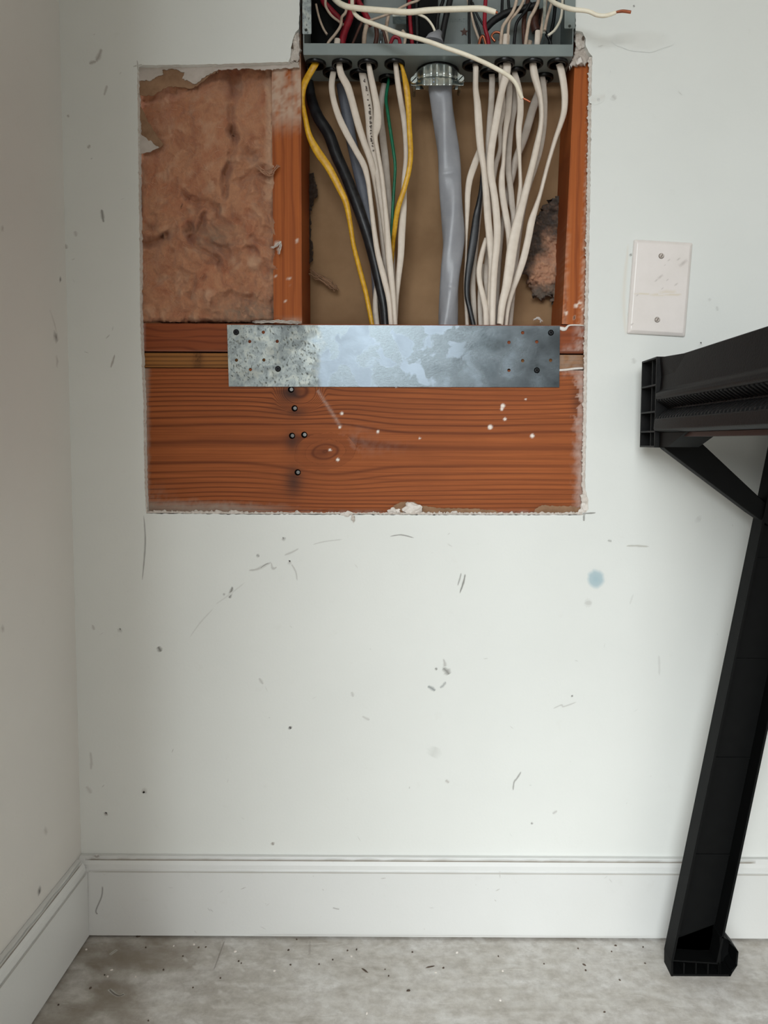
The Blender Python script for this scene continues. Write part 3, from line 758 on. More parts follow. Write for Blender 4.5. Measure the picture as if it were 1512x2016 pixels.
def ins_d(x, y):
    wx = x+16*noise.noise(Vector((x*0.018, y*0.018, 3)))+6*noise.noise(Vector((x*0.06, y*0.06, 4))); wy = y+16*noise.noise(Vector((x*0.018, y*0.018, 8)))+6*noise.noise(Vector((x*0.06, y*0.06, 9)))
    low = smooth(330, 470, y)
    d = 0.013+0.008*noise.noise(Vector((x*0.011, y*0.009, 0)))*1.6
    d -= 0.0085*(0.35+0.65*low)*max(0, ridged(wx*0.016, wy*0.011, 5)-0.55)*1.6
    d += 0.0060*noise.noise(Vector((wx*0.045, wy*0.038, 2)))*(0.4+0.8*low)+0.0026*noise.noise(Vector((wx*0.11, wy*0.1, 6)))+0.0009*noise.noise(Vector((x*0.27, y*0.25, 7)))*(0.4+low)
    for L, w_, k in FOLDS:
        q = seg_d(wx, wy, L)
        if q < 40:
            m = 0.75+0.6*noise.noise(Vector((x*0.04, y*0.04, 11)))
            d -= 1.7*k*m*math.exp(-(q/(w_*(0.9+0.7*m*0.6)))**1.3)
            d += 0.4*k*math.exp(-((q-w_*2.2)/w_)**2)
    d -= 0.010*(1-smooth(270, 284, x))+0.006*smooth(530, 546, x)+0.012*smooth(626, 640, y)+0.006*(1-smooth(130, 180, y))
    d -= 0.014*(1-smooth(300, 345, x))*(1-smooth(290, 330, y))+0.010*(1-smooth(150, 200, y))
    return min(d, 0.0175)-0.001
def ins_s(x, y):
    a = 0.9*smooth(380, 480, x+15*nz(x, y, 0.05))*smooth(560, 620, y+14*nz(x, y, 0.06, 2))*(0.6+0.5*nz(x, y, 0.12, 4))
    c = S(142, 124, 108)[:3]
    a2 = 0.7*math.exp(-((x-420)/40)**2-((y-465)/32)**2)*(0.7+0.6*nz(x, y, 0.08, 6))
    a3 = 0.5*smooth(515, 540, x)*(0.5+0.7*nz(x, y, 0.1))
    a = max(a, a2, a3)
    pale = 0.35*max(0, fbm(x*0.035, y*0.03, 21, 3)-0.12)*2+0.6*smooth(517, 530, x)*(1-smooth(538, 545, x))*(1-smooth(330, 420, y))
    rose = 0.5*max(0, fbm(x*0.022, y*0.02, 33, 3)-0.1)
    if pale > a and pale > rose: return min(0.7, pale), S(212, 176, 148)[:3]
    if rose > a: return min(0.75, rose), S(134, 68, 50)[:3]
    return min(1, max(0, a)), c
batt = relief('insulation_batt', [(266, 126), (542, 126), (543, 330), (541, 500), (548, 560), (550, 635), (266, 635)], YS+0.010, ins_d, ins_s, 'insul', 2.2,
       'pink fiberglass batt filling the stud bay left of the stud', 'insulation', 0.03)
b = MB(); random.seed(99)
for k in range(420):
    x = random.uniform(282, 536); y = random.uniform(200, 628); an = random.gauss(0.6, 0.9); L = random.uniform(5, 16); cu = random.uniform(-0.6, 0.6)
    pts = []
    for t in range(5):
        a_ = an+cu*t/4; x += math.cos(a_)*L/4; y += math.sin(a_)*L/4; pts.append(P(x, y, YS+0.010-ins_d(x, y)-0.0006*math.sin(math.pi*t/4)-0.0002))
    if x > 540 or y > 632: continue
    b.sweep(pts, [0.0003]*5, [0.0003]*5, 4, cap=False)
b.build('loose_fibers', 'fiber', batt, kind='stuff')
# stray wisps of the batt lying over the stud edge
def wisp(pts, w_, Y, mat, label, name='insulation_wisp', cat='insulation'):
    q = catmull([list(p) for p in pts], 6); n = len(q); b = MB()
    for s_ in range(11):
        off = [(random.uniform(-w_, w_)*0.75, random.uniform(-w_, w_)*0.5) for _ in range(2)]
        pp = [P(x+off[0][0]*(1-i/n)+off[1][0]*i/n+3.2*nz(i, s_, 0.3, s_), y+off[0][1]+2.6*nz(i, s_, 0.4, s_+3), Y-0.001*s_) for i, (x, y) in enumerate(q)]
        b.sweep(pp, [0.00032*w_*(0.3+0.6*math.sin(math.pi*(i+0.5)/n)) for i in range(n)], [0.0003*w_*0.6]*n, 5)
    return b.build(name, mat, label=label, cat=cat)
wisp([(505, 325), (520, 338), (533, 344), (542, 332), (549, 326)], 5, YS-0.002, 'tuft', 'pale insulation wisp curling over the left edge of the left stud')
wisp([(533, 488), (544, 484), (552, 477), (549, 500)], 3, YS-0.002, 'crumb', 'white fibrous scrap on the left stud halfway down')
wisp([(500, 634), (530, 632), (560, 633), (590, 634)], 5, YS-0.002, 'gypsum', 'line of pale plaster dust where the left stud meets the steel plate', 'plaster_dust', 'plaster')
# tuft of dirty insulation poking through the backing on the right
tpoly = [(1104, 386), (1092, 392), (1080, 400), (1070, 415), (1061, 432), (1052, 442), (1047, 470), (1043, 495), (1036, 512), (1033, 522), (1037, 540), (1044, 555), (1052, 575), (1057, 586), (1066, 588), (1078, 578), (1084, 572), (1092, 590), (1099, 608), (1105, 612), (1106, 500)]
def tuft_s(x, y):
    n_ = nz(x, y, 0.09, 1)
    tan_ = math.exp(-((x-1070-0.2*(540-y))/26)**4-((y-532)/30)**4)+0.8*math.exp(-((x-1092)/14)**2-((y-490)/24)**2)
    tan_ += 0.5*math.exp(-((x-1074)/10)**2-((y-470)/14)**2)
    a = max(0.0, min(1.0, 1.0-tan_*1.3+0.35*n_))
    c = S(62, 58, 54)[:3] if y < 560 else S(96, 90, 82)[:3]
    return a*0.93, c
relief('insulation_tuft', tpoly, YB-0.004, lambda x, y: 0.010+0.009*fbm(x*0.04, y*0.04, 3, 4)+0.003*fbm(x*0.2, y*0.2, 3, 3)+0.006*math.exp(-((y-535)/30)**2), tuft_s, 'tuft', 1.6,
       'torn grey and tan insulation tuft beside the right stud behind the cables', 'insulation', 0.008)
relief('insulation_tuft', [(601, 338), (614, 342), (622, 360), (626, 380), (618, 392), (612, 400), (610, 430), (608, 460), (613, 480), (612, 515), (606, 530), (600, 530)], YB-0.002,
       lambda x, y: 0.006+0.006*fbm(x*0.08, y*0.06, 3, 4), lambda x, y: (0.95, S(40, 32, 26)[:3]), 'tuft', 1.8, 'dark ragged strip of insulation along the left stud inside the bay', 'insulation', 0.004)
wisp([(610, 532), (622, 542), (640, 552), (652, 562), (660, 568)], 9, YB-0.008, 'paper_brown', 'grey fuzzy wad stuck to the backing low on the left')
wisp([(1052, 630), (1060, 626), (1066, 634)], 3, YB-0.02, 'crumb', 'pale loose strand curled above the right end of the steel plate')

# ================================================================== TORN DRYWALL PAPER
def flat(name, pts, Y, th, mat, label, cat, parent=None, step=3, amp=2.6, seed=0):
    q = jag(pts+[pts[0]], step, amp, seed)[:-1]; b = MB()
    b.prism([(P(x, y, Y).x, P(x, y, Y).z) for x, y in q], [], Y, Y+th, 0)
    return b.build(name, mat, parent, label=label, cat=cat, fix=True)
tp = flat('torn_paper', [(271, 127), (271, 159), (294, 159), (308, 150), (321, 146), (319, 137), (340, 134.6), (362, 142), (359, 154), (384, 166), (398, 155), (411, 146), (430, 137), (490, 134.5), (515, 138), (545, 136), (588, 133), (589, 123), (568, 122), (400, 127)], YS-0.0060, 0.0012, 'paper_white',
          'ragged white drywall paper hanging along the top left of the opening', 'torn paper', seed=2)
flat('kraft_layer', [(271, 152), (271, 188), (302, 188), (316, 178), (335, 170), (360, 172), (376, 175), (392, 166), (412, 150), (430, 140), (384, 150), (366, 138), (340, 132), (318, 134), (318, 146), (294, 154)], YS-0.0042, 0.0008, 'paper_brown', 'brown inner paper layer', None, tp, seed=5)
tp = flat('torn_paper', [(271, 228), (278, 240), (277, 263), (291, 274), (313, 290), (297, 297), (273, 304)], YS-0.0060, 0.0012, 'paper_white', 'small white torn paper triangle on the left edge of the opening', 'torn paper', seed=8)
flat('kraft_layer', [(271, 190), (271, 250), (277, 266), (290, 277), (312, 294), (321, 285), (302, 257), (285, 227), (276, 205)], YS-0.0042, 0.0008, 'paper_brown', 'brown inner paper layer', None, tp, seed=9)
flat('torn_paper', [(762, 1014), (776, 995), (790, 988), (815, 989), (826, 994), (840, 997), (860, 1000), (905, 1001), (940, 1002), (975, 1005), (992, 1014)], YS-0.0030, 0.0012, 'paper_brown', 'brown torn paper strip along the bottom edge of the opening', 'torn paper', seed=11)
flat('torn_paper', [(1047, 1014), (1056, 1001), (1064, 995), (1090, 996), (1120, 997), (1142, 998), (1148, 1014)], YS-0.0030, 0.0012, 'paper_brown', 'brown torn paper piece at the bottom right corner of the opening', 'torn paper', seed=12)
# plaster lumps and crumbs along the cut
def lumpobj(name, x, y, Y, rx, rz, mat, label, cat='plaster', group=None, seed=0, ry=0.003):
    p = P(x, y, Y); b = MB(); b.lump(p, rx*0.00072, ry, rz*0.00072, 0.45, 3 if rx > 8 else 2, seed=seed)
    return b.build(name, mat, label=label, cat=cat, group=group)
lumpobj('plaster_chunk', 812, 1002, 0.007, 17, 12, 'crumb', 'largest white plaster chunk at the bottom edge of the opening', seed=1, ry=0.005)
lumpobj('plaster_chunk', 776, 1007, 0.007, 11, 6, 'crumb', 'white plaster chunk just left of the largest one', seed=2)
lumpobj('plaster_chunk', 894, 1010, 0.006, 7, 4, 'crumb', 'small white plaster chunk right of the largest one', seed=3)
lumpobj('plaster_chunk', 683, 1012, 0.0, 10, 5, 'crumb', 'plaster chunk with a hanging brown crumb below the knot', seed=4)
lumpobj('plaster_chunk', 695, 1020, -0.002, 4, 7, 'gypsum', 'brown crumb hanging below the opening edge', seed=5)
lumpobj('plaster_chunk', 1151, 1004, 0.004, 10, 13, 'crumb', 'plaster chunk in the bottom right corner of the opening', seed=6)
for k in range(26):
    x = random.uniform(700, 1145); lumpobj('plaster_crumb', x, 1012+random.uniform(-2.5, 2), 0.004, random.uniform(2, 5), random.uniform(1.5, 3), 'crumb' if k % 3 else 'gypsum', 'tiny white plaster crumb on the bottom edge of the opening', group='plaster crumbs along the bottom edge', seed=k+10, ry=0.002)
# crumbled plaster beside the panel
def rough_patch(pts, Y, label, seed, mat='gypsum'):
    def d(x, y): return 0.003+0.004*fbm(x*0.07, y*0.07, seed, 3)
    return relief('broken_plaster', pts, Y, d, None, mat, 1.5, label, 'plaster', 0.006)
rough_patch([(575, 98), (576, 80), (582, 66), (589, 62), (590, 116), (570, 122)], 0.008, 'broken grey plaster left of the panel bottom corner', 1)
rough_patch([(1134, 62), (1145, 64), (1152, 76), (1152, 92), (1140, 98), (1133, 90)], 0.008, 'broken plaster with a dark gouge right of the panel', 3)
rough_patch([(1133, 96), (1150, 92), (1165, 108), (1160, 118), (1150, 126), (1138, 124), (1128, 128), (1120, 131), (1128, 115)], 0.010, 'tan crumbling plaster on top of the right stud', 5, 'paper_white')
lumpobj('plaster_chunk', 1141, 121, 0.004, 6, 6, 'crumb', 'bright white plaster bit on top of the right stud', seed=7)
lumpobj('plaster_gouge', 1148, 75, 0.003, 2.2, 4, 'chipdark', 'dark gouge in the plaster right of the panel', 'gouge', seed=8, ry=0.0015)
lumpobj('plaster_gouge', 575.5, 91, 0.002, 1.8, 5, 'chipdark', 'dark gouge in the plaster left of the panel', 'gouge', seed=9, ry=0.0015)

# ================================================================== STEEL PLATE
YP = YS-0.0022
pl = thing('nail_plate', P(775, 762, YP), 'galvanised steel protection plate screwed across the timbers below the cables', 'steel plate')
def Pp(x, y): p = P(x, y, YP); return (p.x, p.z)
screws = [(465, 654), (547.3, 726.3), (1084.6, 655), (1057, 729)]
holes = [(518.4, 654), (491.6, 672.3), (545.7, 672), (465.4, 709), (519.5, 708.7), (492.9, 727.5), (1029, 655), (1002, 674), (1056.7, 673), (1029, 710), (1084, 709.4), (1002, 729)]
def circ(x, y, r, n=16):
    c = Pp(x, y); return [(c[0]+r*math.cos(2*math.pi*k/n), c[1]+r*math.sin(2*math.pi*k/n)) for k in range(n)]
b = MB()
b.prism([Pp(447, 639.5), Pp(450.5, 761), Pp(1101, 762.5), Pp(1102.5, 641.5)][::-1], [circ(x, y, 0.0024) for x, y in holes], YP, YP+0.0016)
# oxide spots and dirt on the left third, spangle bloom: thin marks on the face
o1, o2, o3 = S(40, 42, 40)[:3], S(190, 194, 190)[:3], S(176, 188, 200)[:3]
def blob(b, cx, cy, rx, ry, a, c, Y, rot=0, n=12):
    ctr = b.vert(P(cx, cy, Y), a, c); r1 = []
    for k in range(n):
        an = 2*math.pi*k/n; j = 1+0.5*noise.noise(Vector((math.cos(an)*1.5+cx, math.sin(an)*1.5, cy)))
        dx, dy = rx*j*math.cos(an), ry*j*math.sin(an)
        r1.append(b.vert(P(cx+dx*math.cos(rot)-dy*math.sin(rot), cy+dx*math.sin(rot)+dy*math.cos(rot), Y), 0, c))
    for k in range(n): b.face([ctr, r1[k], r1[(k+1) % n]])
def onhole(x, y, r): return any(math.hypot(x-a, y-c) < r+6 for a, c in holes+screws)
k = 0
while k < 150:
    x = 452+170*random.random()**1.3; y = random.uniform(643, 758)
    if onhole(x, y, 3): continue
    blob(b, x, y, random.uniform(1.5, 5), random.uniform(1, 2.6), random.uniform(0.5, 0.95), random.choice([o1, S(84, 82, 70)[:3]]), YP-0.0001-k*1.5e-6, random.uniform(0.5, 1.4)); k += 1
b.build('plate', 'galv', pl)
for x, y in screws:
    p = P(x, y, YP); b = MB(); b.disc(p, 0.0026, 0.0043, YP-0.0011, YP-0.0002, 20)
    b.disc(p, 0.0022, 0.0022, YP-0.0002, YP+0.012, 10)
    sc = b.build('screw', 'screw', pl)
    b = MB()
    for q in (0, math.pi/2):
        c_, s_ = math.cos(q+0.5), math.sin(q+0.5); L, W = 0.0019, 0.00045
        pts = [(p.x+c_*u*L-s_*v*W, p.z+s_*u*L+c_*v*W) for u, v in ((-1, -1), (1, -1), (1, 1), (-1, 1))]
        b.prism(pts, [], YP-0.0013-q*1e-5, YP-0.0010)
    b.build('drive_recess', 'hole', sc)

# ================================================================== ELECTRICAL PANEL
YFp = -0.004; YBp = YFp+0.092
x0p, x1p = P(597, 100, YFp).x, P(1128.5, 100, YFp).x
zb = P(860, 109.5, YFp).z; zlip = P(860, 86, YFp).z; zt = 1.74
panel = thing('breaker_panel', (0.5*(x0p+x1p), YFp, zb), 'open grey metal breaker panel full of wires above the hanging cables', 'breaker panel')
T = 0.0014
b = MB(); b.box(x0p, x1p, YBp-T, YBp, zb+0.0145, zt); b.build('back_panel', 'panelback', panel)
b = MB(); b.box(x0p, x0p+T, YFp, YBp-T, zb+T, zt); b.box(x1p-T, x1p, YFp, YBp-T, zb+T, zt); b.box(x0p, x1p, YFp, YBp, zt, zt+T); b.build('side_wall', 'panelgrey', panel)
# bottom with punched holes
KO = [(622, 124, 1), (673.5, 124, 1), (724, 124.5, 1), (777, 124, 1), (655, 141, 0), (708, 144, 0), (765, 157, 0), (930, 126.5, 1), (993.6, 122, 1), (1049, 123, 1), (1098, 122, 1), (964, 142, 0), (1016, 140, 0), (1070, 151, 0)]
YBb = YBp-0.014
b = MB(); b.box(x0p, x1p, YFp, YBb, zb, zb+T); 
b.box(x0p+0.001, x1p-0.001, YFp-0.0002, YFp+T, zb+T*0.5, zlip); b.build('bottom_wall', 'panelgrey', panel, bevel=0.0012)
b = MB(); b.box(x0p, x1p, YBb+0.0002, YBp, zb+0.012, zb+0.014); b.build('rear_shade_strip', 'horse_dark', panel)  # black strip added as painted shade under the panel's rear edge
def kocentre(x, y): p = PZ(x, y, zb); return (p.x, max(YFp+0.017, min(YBb-0.012, p.y)))
KC = []
for x, y, fr in KO:
    c = kocentre(x, y); KC.append(c); r = 0.0145
    b = MB()
    n = 28; prof_r = [(r, 0), (r, -0.0035), (r-0.001, -0.0045), (r-0.0035, -0.0045), (r-0.0040, -0.0035), (r-0.0040, 0.0)]
    rings = [[b.vert((c[0]+q*math.cos(2*math.pi*k/n), c[1]+q*math.sin(2*math.pi*k/n), zb+h)) for k in range(n)] for q, h in prof_r]
    for A_, B_ in zip(rings, rings[1:]):
        for k in range(n): j = (k+1) % n; b.face([A_[k], A_[j], B_[j], B_[k]], 0, True)
    bu = b.build('bushing', 'dark', panel, fix=True)
    b = MB(); b.disc((c[0], c[1], 0), r-0.004, r-0.004, zb-0.0008, zb-0.0002, 24, ax='z'); b.build('opening', 'hole', bu, fix=True)
# front flanges at the sides
for (fx0, fx1, fy, sx_, sy_) in ((595.5, 613, 67, 602.5, 59), (1111, 1132, 56, 1121.5, 51.5)):
    a_ = P(fx0, fy, YFp); c_ = P(fx1, fy, YFp); s_ = P(sx_, sy_, YFp)
    circ_ = [(s_.x+0.0021*math.cos(2*math.pi*k/14), s_.z+0.0021*math.sin(2*math.pi*k/14)) for k in range(14)]
    b = MB(); b.prism([(a_.x, a_.z+0.001), (a_.x+0.001, a_.z), (c_.x-0.001, a_.z), (c_.x, a_.z+0.001), (c_.x, zt), (a_.x, zt)], [circ_], YFp-0.0002, YFp+T)
    b.build('front_flange', 'panelgrey' if fx0 > 1000 else 'galv', panel, fix=True)
# rim of the panel's right side seen edge on, and interior rail / neutral bar lugs
b = MB(); p = P(1064, 80, 0.05); b.box(p.x, p.x+0.004, 0.03, 0.07, p.z, zt-0.05); b.build('mounting_rail', 'zinc', panel)
b = MB(); p = P(800, 40, 0.06); b.box(p.x-0.02, p.x, 0.05, 0.07, p.z, p.z+0.012)
b.build('neutral_bar', 'zinc', panel)
b = MB(); b.box(P(600, 40, 0.07).x, P(716, 40, 0.07).x, 0.066, 0.070, P(700, 92, 0.07).z, zt-0.02); b.build('insulating_barrier', 'horse_dark', panel)
b = MB(); b.box(P(800, 40, 0.07).x, P(862, 40, 0.07).x, 0.068, 0.072, P(700, 92, 0.07).z, zt-0.02); b.build('insulating_barrier', 'horse_dark', panel)
# star sticker and faded lettering on the inside
b = MB(); p = P(914, 63, YBp-T-0.0006); pts = []
for k in range(10):
    r = 0.0065 if k % 2 == 0 else 0.003; an = math.pi/2+k*math.pi/5; pts.append((p.x+r*math.cos(an), p.z+r*math.sin(an)))
b.prism(pts, [], YBp-T-0.0006, YBp-T-0.0001); b.build('star_sticker', 'brown_wire', panel, fix=True, label='small brown star shape')
b = MB()
for k in range(11):
    p = P(882+k*4.3, 40+0.3*nz(k, 1), YBp-T-0.0004); h = random.uniform(0.0015, 0.0028)
    b.box(p.x, p.x+0.0012, YBp-T-0.0005, YBp-T-0.0001, p.z-h, p.z+h)
    if k % 2: b.box(p.x, p.x+0.0024, YBp-T-0.0005, YBp-T-0.0001, p.z+h-0.0007, p.z+h)
b.build('lettering', 'panelgrey', panel, label='faint dark lettering')

# ---- cable clamp
clp = thing('cable_clamp', P(862, 168, 0.03), 'shiny zinc two-screw cable clamp gripping the thick grey cable under the panel', 'cable clamp')
def strap(Y0, top, bot, name, depth_amp, xa_, xb_, lab=None):
    b = MB(); NXc, NZc = 72, 20; g = []
    for j in range(NZc+1):
        v = j/NZc; row = []
        for i in range(NXc+1):
            u = i/NXc*2-1
            tp_ = top + (bot-top)*0.72*(abs(u)**2.6)
            y = tp_+(bot-tp_)*v; x = 0.5*(xa_+xb_)+u*0.5*(xb_-xa_)
            au = abs(u)
            cor = 1-smooth(0.52, 0.80, au)
            wav = 0.0018*math.cos(u*13.0)*(1-smooth(0.55, 0.75, au))
            ear = 0.0
            crease = 0.0016*math.exp(-((v-0.56)/0.05)**2)
            tilt = 0.0
            Y = Y0-depth_amp*cor-wav+crease+tilt
            row.append(b.vert(P(x, y, Y)))
        g.append(row)
    for j in range(NZc):
        for i in range(NXc): b.face([g[j][i], g[j+1][i], g[j+1][i+1], g[j][i+1]], 0, True)
    return b.build(name, 'zinc', clp, solid=0.0014, label=lab)
strap(0.0195, 124.5, 168, 'front_strap', 0.009, 809, 913)
strap(0.062, 140, 176, 'rear_strap', -0.006, 818, 905)
for x, y in ((815, 158), (907, 155)):
    p = P(x, y, 0.012); b = MB(); b.disc(p, 0.0046, 0.0050, 0.010, 0.0145, 18); b.disc(p, 0.0024, 0.0024, 0.0145, 0.060, 12)
    s_ = b.build('clamp_screw', 'zinc', clp)
    b = MB(); b.prism([(p.x-0.0035, p.z-0.0028), (p.x-0.0028, p.z-0.0035), (p.x+0.0035, p.z+0.0028), (p.x+0.0028, p.z+0.0035)], [], 0.0094, 0.0099); b.build('slot', 'hole', s_, fix=True)
for x in (824, 897):
    p = P(x, 156, 0.02); b = MB(); b.disc(p, 0.0035, 0.0035, 0.0195, 0.0205, 14); b.build('ear_hole', 'hole', clp)
c = PZ(862, 140, zb); b = MB(); b.disc((c.x, 0.0425, 0), 0.031, 0.031, zb-0.004, zb-0.0002, 36, ax='z'); b.build('locknut', 'dark', clp, fix=True)
b = MB(); b.disc((P(864, 150, 0.04).x, 0.040, 0), 0.024, 0.024, zb-0.020, zb-0.003, 30, ax='z'); b.build('collar', 'zinc', clp, fix=True)
# pressed "2" on the front strap
b = MB(); q = [(852, 163), (864, 163), (864, 160.5), (858, 160.5), (864.5, 156), (864.5, 154), (852.5, 154), (852.5, 156), (860, 156), (852, 161)]
b.prism([(P(x, y, 0.0108).x, P(x, y, 0.0108).z) for x, y in q], [], 0.0102, 0.0122); b.build('embossed_mark', 'galv', clp, fix=True)

# ================================================================== CABLES
ZEND = zTopPlate+0.0012
def cable_obj(name, pts, mat, label, W0=None, T0=None, cat='cable', start=None, end=True, group=None, rnd=False, seg=14):
    """pts: (px, py, Y, width_px). start: bushing index; end: run down on to the bottom plate behind the steel plate"""
    L = [list(p) for p in pts]
    W3 = []
    for x, y, Y, w_ in catmull(L, 7):
        p = P(x, y, Y); W3.append((p, w_*dpt(p)/F))
    if start is not None:
        c = KC[start]; first = W3[0][0]
        top = Vector((c[0]+(first.x-c[0])*0.8, c[1]+(first.y-c[1])*0.5, zb-0.0005)); W3 = [(top, W3[0][1])]+[(p, q) for p, q in W3 if p.z < zb-0.004]
    if end:
        last = W3[-1][0]; prev = W3[-4][0]; d = (last-prev)
        if last.z > ZEND:
            k = (ZEND-last.z)/d.z if d.z < -1e-6 else 0
            k = max(0, min(3, k)); e = Vector((last.x+d.x*k*0.6, last.y, ZEND)); W3.append((e, W3[-1][1]))
        else: W3 = [(p, q) for p, q in W3 if p.z > ZEND]+[(Vector((last.x, last.y, ZEND)), W3[-1][1])]
    ws = [q for p, q in W3]
    Wm = W0 or sorted(ws)[len(ws)*3//4]; Tm = T0 or Wm*0.5
    ts = [q if rnd else max(Tm, min(Wm, math.sqrt(max(0, Wm*Wm+Tm*Tm-q*q)))) for q in ws]
    b = MB(); b.sweep([p for p, q in W3], ws, ts, seg, power=2.0 if rnd else 2.5)
    return b.build(name, mat, label=label, cat=cat, group=group)

cable_obj('cable', [(622, 124, 0.014, 14), (612, 141, 0.015, 13), (601, 161, 0.02, 13), (596, 182, 0.024, 11), (595.5, 203, 0.026, 10), (601, 232, 0.026, 10), (609, 267, 0.026, 12), (625, 298, 0.026, 16), (647, 330, 0.026, 15), (667, 368, 0.028, 13.5), (681, 399, 0.03, 12), (689, 438, 0.032, 10), (696, 482, 0.034, 9), (708, 530, 0.037, 10), (721, 580, 0.04, 9.5), (732, 636, 0.04, 9), (734, 646, 0.04, 9)],
          'yellow', 'yellow cable bowing out against the left stud', start=0)
cable_obj('cable', [(606, 150, 0.075, 20), (612, 190, 0.07, 20), (625, 228, 0.062, 22), (647, 264, 0.058, 23), (663, 307, 0.055, 23), (679, 342, 0.052, 22), (700, 395, 0.048, 23), (717, 443, 0.046, 22), (732, 491, 0.050, 23), (745, 547, 0.052, 21), (756, 602, 0.052, 20), (759, 636, 0.053, 20), (760, 648, 0.053, 20)],
          'black_cable', 'thick black cable slanting down right behind the left yellow cable', rnd=True)
cable_obj('cable', [(672, 165, 0.08, 20), (677, 190, 0.08, 22), (683, 222, 0.08, 22), (692, 277, 0.08, 21), (704, 329, 0.078, 22), (717, 386, 0.075, 22), (727, 438, 0.073, 20), (734, 500, 0.073, 16), (738, 560, 0.073, 12), (742, 640, 0.073, 12)],
          'bluegrey', 'blue-grey cable at the back between the black and white cables')
cable_obj('cable', [(656, 144, 0.035, 12), (653, 170, 0.034, 12), (658, 202, 0.034, 12), (668.6, 234, 0.034, 13), (683, 264, 0.034, 13), (701, 297, 0.034, 12), (717, 327, 0.034, 12), (725, 360, 0.034, 9.5), (730, 399, 0.034, 9), (737, 456, 0.034, 10), (744, 500, 0.034, 11), (756, 547, 0.032, 12), (766, 591, 0.031, 11), (770, 636, 0.031, 10), (771, 646, 0.031, 10)],
          'nm', 'leftmost white cable under the panel', start=4)
cable_obj('cable', [(667, 125, 0.018, 12), (672, 147, 0.02, 14), (684, 170, 0.024, 15), (693, 199, 0.028, 14), (700, 226, 0.03, 14), (708, 254, 0.034, 14), (718, 284, 0.038, 13), (731, 320, 0.042, 13), (741, 368, 0.052, 12), (748, 416, 0.060, 11), (753, 473, 0.066, 10), (758, 520, 0.070, 10), (764, 570, 0.072, 10), (768, 646, 0.073, 9)],
          'nm', 'second white cable from the left under the panel', start=1)
w3pts = [(714, 146, 0.040, 15), (719.5, 176, 0.040, 16), (725, 209, 0.040, 17), (727.5, 238, 0.041, 16), (728.5, 267, 0.043, 14), (733, 292, 0.046, 14), (741, 333, 0.047, 14), (750, 394, 0.046, 12), (758, 450, 0.045, 12), (766, 520, 0.044, 10), (772, 590, 0.044, 10), (775, 646, 0.044, 9)]
w3 = cable_obj('cable', w3pts, 'nm', 'white cable with dark printed lettering down its jacket', start=5)
b = MB()      # dark printed glyph strokes following the jacket
q = catmull([list(p) for p in w3pts], 10); i = 4
random.seed(3)
while i < 52:
    x, y, Y, w_ = q[i]
    if int(i/8) % 3 != 2 or True:
        for s_ in range(random.choice([1, 2, 2])):
            p = P(x+1.8+random.uniform(-1.2, 1.2), y+s_*1.3, Y-0.0050); L = random.uniform(0.0005, 0.0014); hh = random.choice([0.0004, 0.0009])
            b.box(p.x-L, p.x+L, Y-0.0052, Y-0.0022, p.z-hh/2, p.z+hh/2)
    i += random.choice([1, 2, 2, 3])
b.build('printed_lettering', 'ink', w3, label='small dark lettering running down the jacket')
cable_obj('cable', [(726, 127, 0.018, 10), (730, 150, 0.02, 12), (736.5, 181, 0.024, 13), (741.5, 208, 0.027, 14), (743, 232, 0.028, 16), (742, 250, 0.028, 16), (739, 270, 0.028, 10), (743, 296, 0.028, 9), (751, 342, 0.029, 9), (757, 395, 0.029, 9.5), (762, 449, 0.029, 11), (766, 504, 0.028, 13), (770.5, 547, 0.028, 12), (775, 591, 0.028, 10), (778, 636, 0.028, 9), (778.5, 646, 0.028, 9)],
          'nm', 'white cable with a kink, overlapping the printed one', start=2)
cable_obj('cable', [(765, 160, 0.062, 6), (760, 193, 0.060, 6.5), (763, 219, 0.058, 6.5), (769, 260, 0.057, 6.5), (775, 300, 0.056, 6.5), (778, 330, 0.056, 6), (775.5, 373, 0.056, 6), (773, 416, 0.056, 6), (771, 470, 0.058, 6), (772, 560, 0.06, 6), (773, 645, 0.06, 6)],
          'green', 'single thin green wire among the left cables', start=6, cat='wire', rnd=True)
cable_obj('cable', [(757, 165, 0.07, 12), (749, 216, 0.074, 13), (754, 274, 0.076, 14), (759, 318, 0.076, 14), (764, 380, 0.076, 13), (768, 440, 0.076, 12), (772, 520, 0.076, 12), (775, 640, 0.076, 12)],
          'nm_shaded', 'shaded white cable at the back, left of the green wire')
cable_obj('cable', [(779, 127, 0.017, 10), (783.5, 165, 0.022, 11), (789, 199, 0.030, 11), (794.5, 231, 0.042, 11), (798, 267, 0.044, 10), (799, 311, 0.044, 9), (796, 351, 0.044, 10), (795, 385, 0.046, 12), (794, 416, 0.046, 13), (791, 460, 0.046, 14), (789, 504, 0.046, 13), (784.5, 547, 0.046, 11), (781, 591, 0.046, 8), (779, 646, 0.046, 7)],
          'nm', 'white cable passing behind the right yellow cable', start=3)
cable_obj('cable', [(790, 128, 0.016, 6), (794, 142, 0.017, 8), (800, 170, 0.024, 12), (804, 209, 0.026, 11), (805.5, 245, 0.026, 10), (807, 270, 0.026, 10.5), (808.5, 303, 0.026, 10), (805, 336, 0.027, 10), (795.5, 373, 0.029, 10), (783, 412, 0.034, 10), (776.5, 456, 0.044, 9), (774, 482, 0.056, 8), (770, 540, 0.06, 8), (772, 645, 0.06, 8)],
          'yellow', 'yellow cable on the right of the left cable bunch', start=3)
cable_obj('cable', [(752, 520, 0.060, 10), (745, 550, 0.06, 10), (739.5, 580, 0.058, 9.5), (739, 610, 0.056, 11), (741, 636, 0.055, 12), (742, 648, 0.055, 12)],
          'nm_shaded', 'short length of white cable seen between the left yellow and black cables')
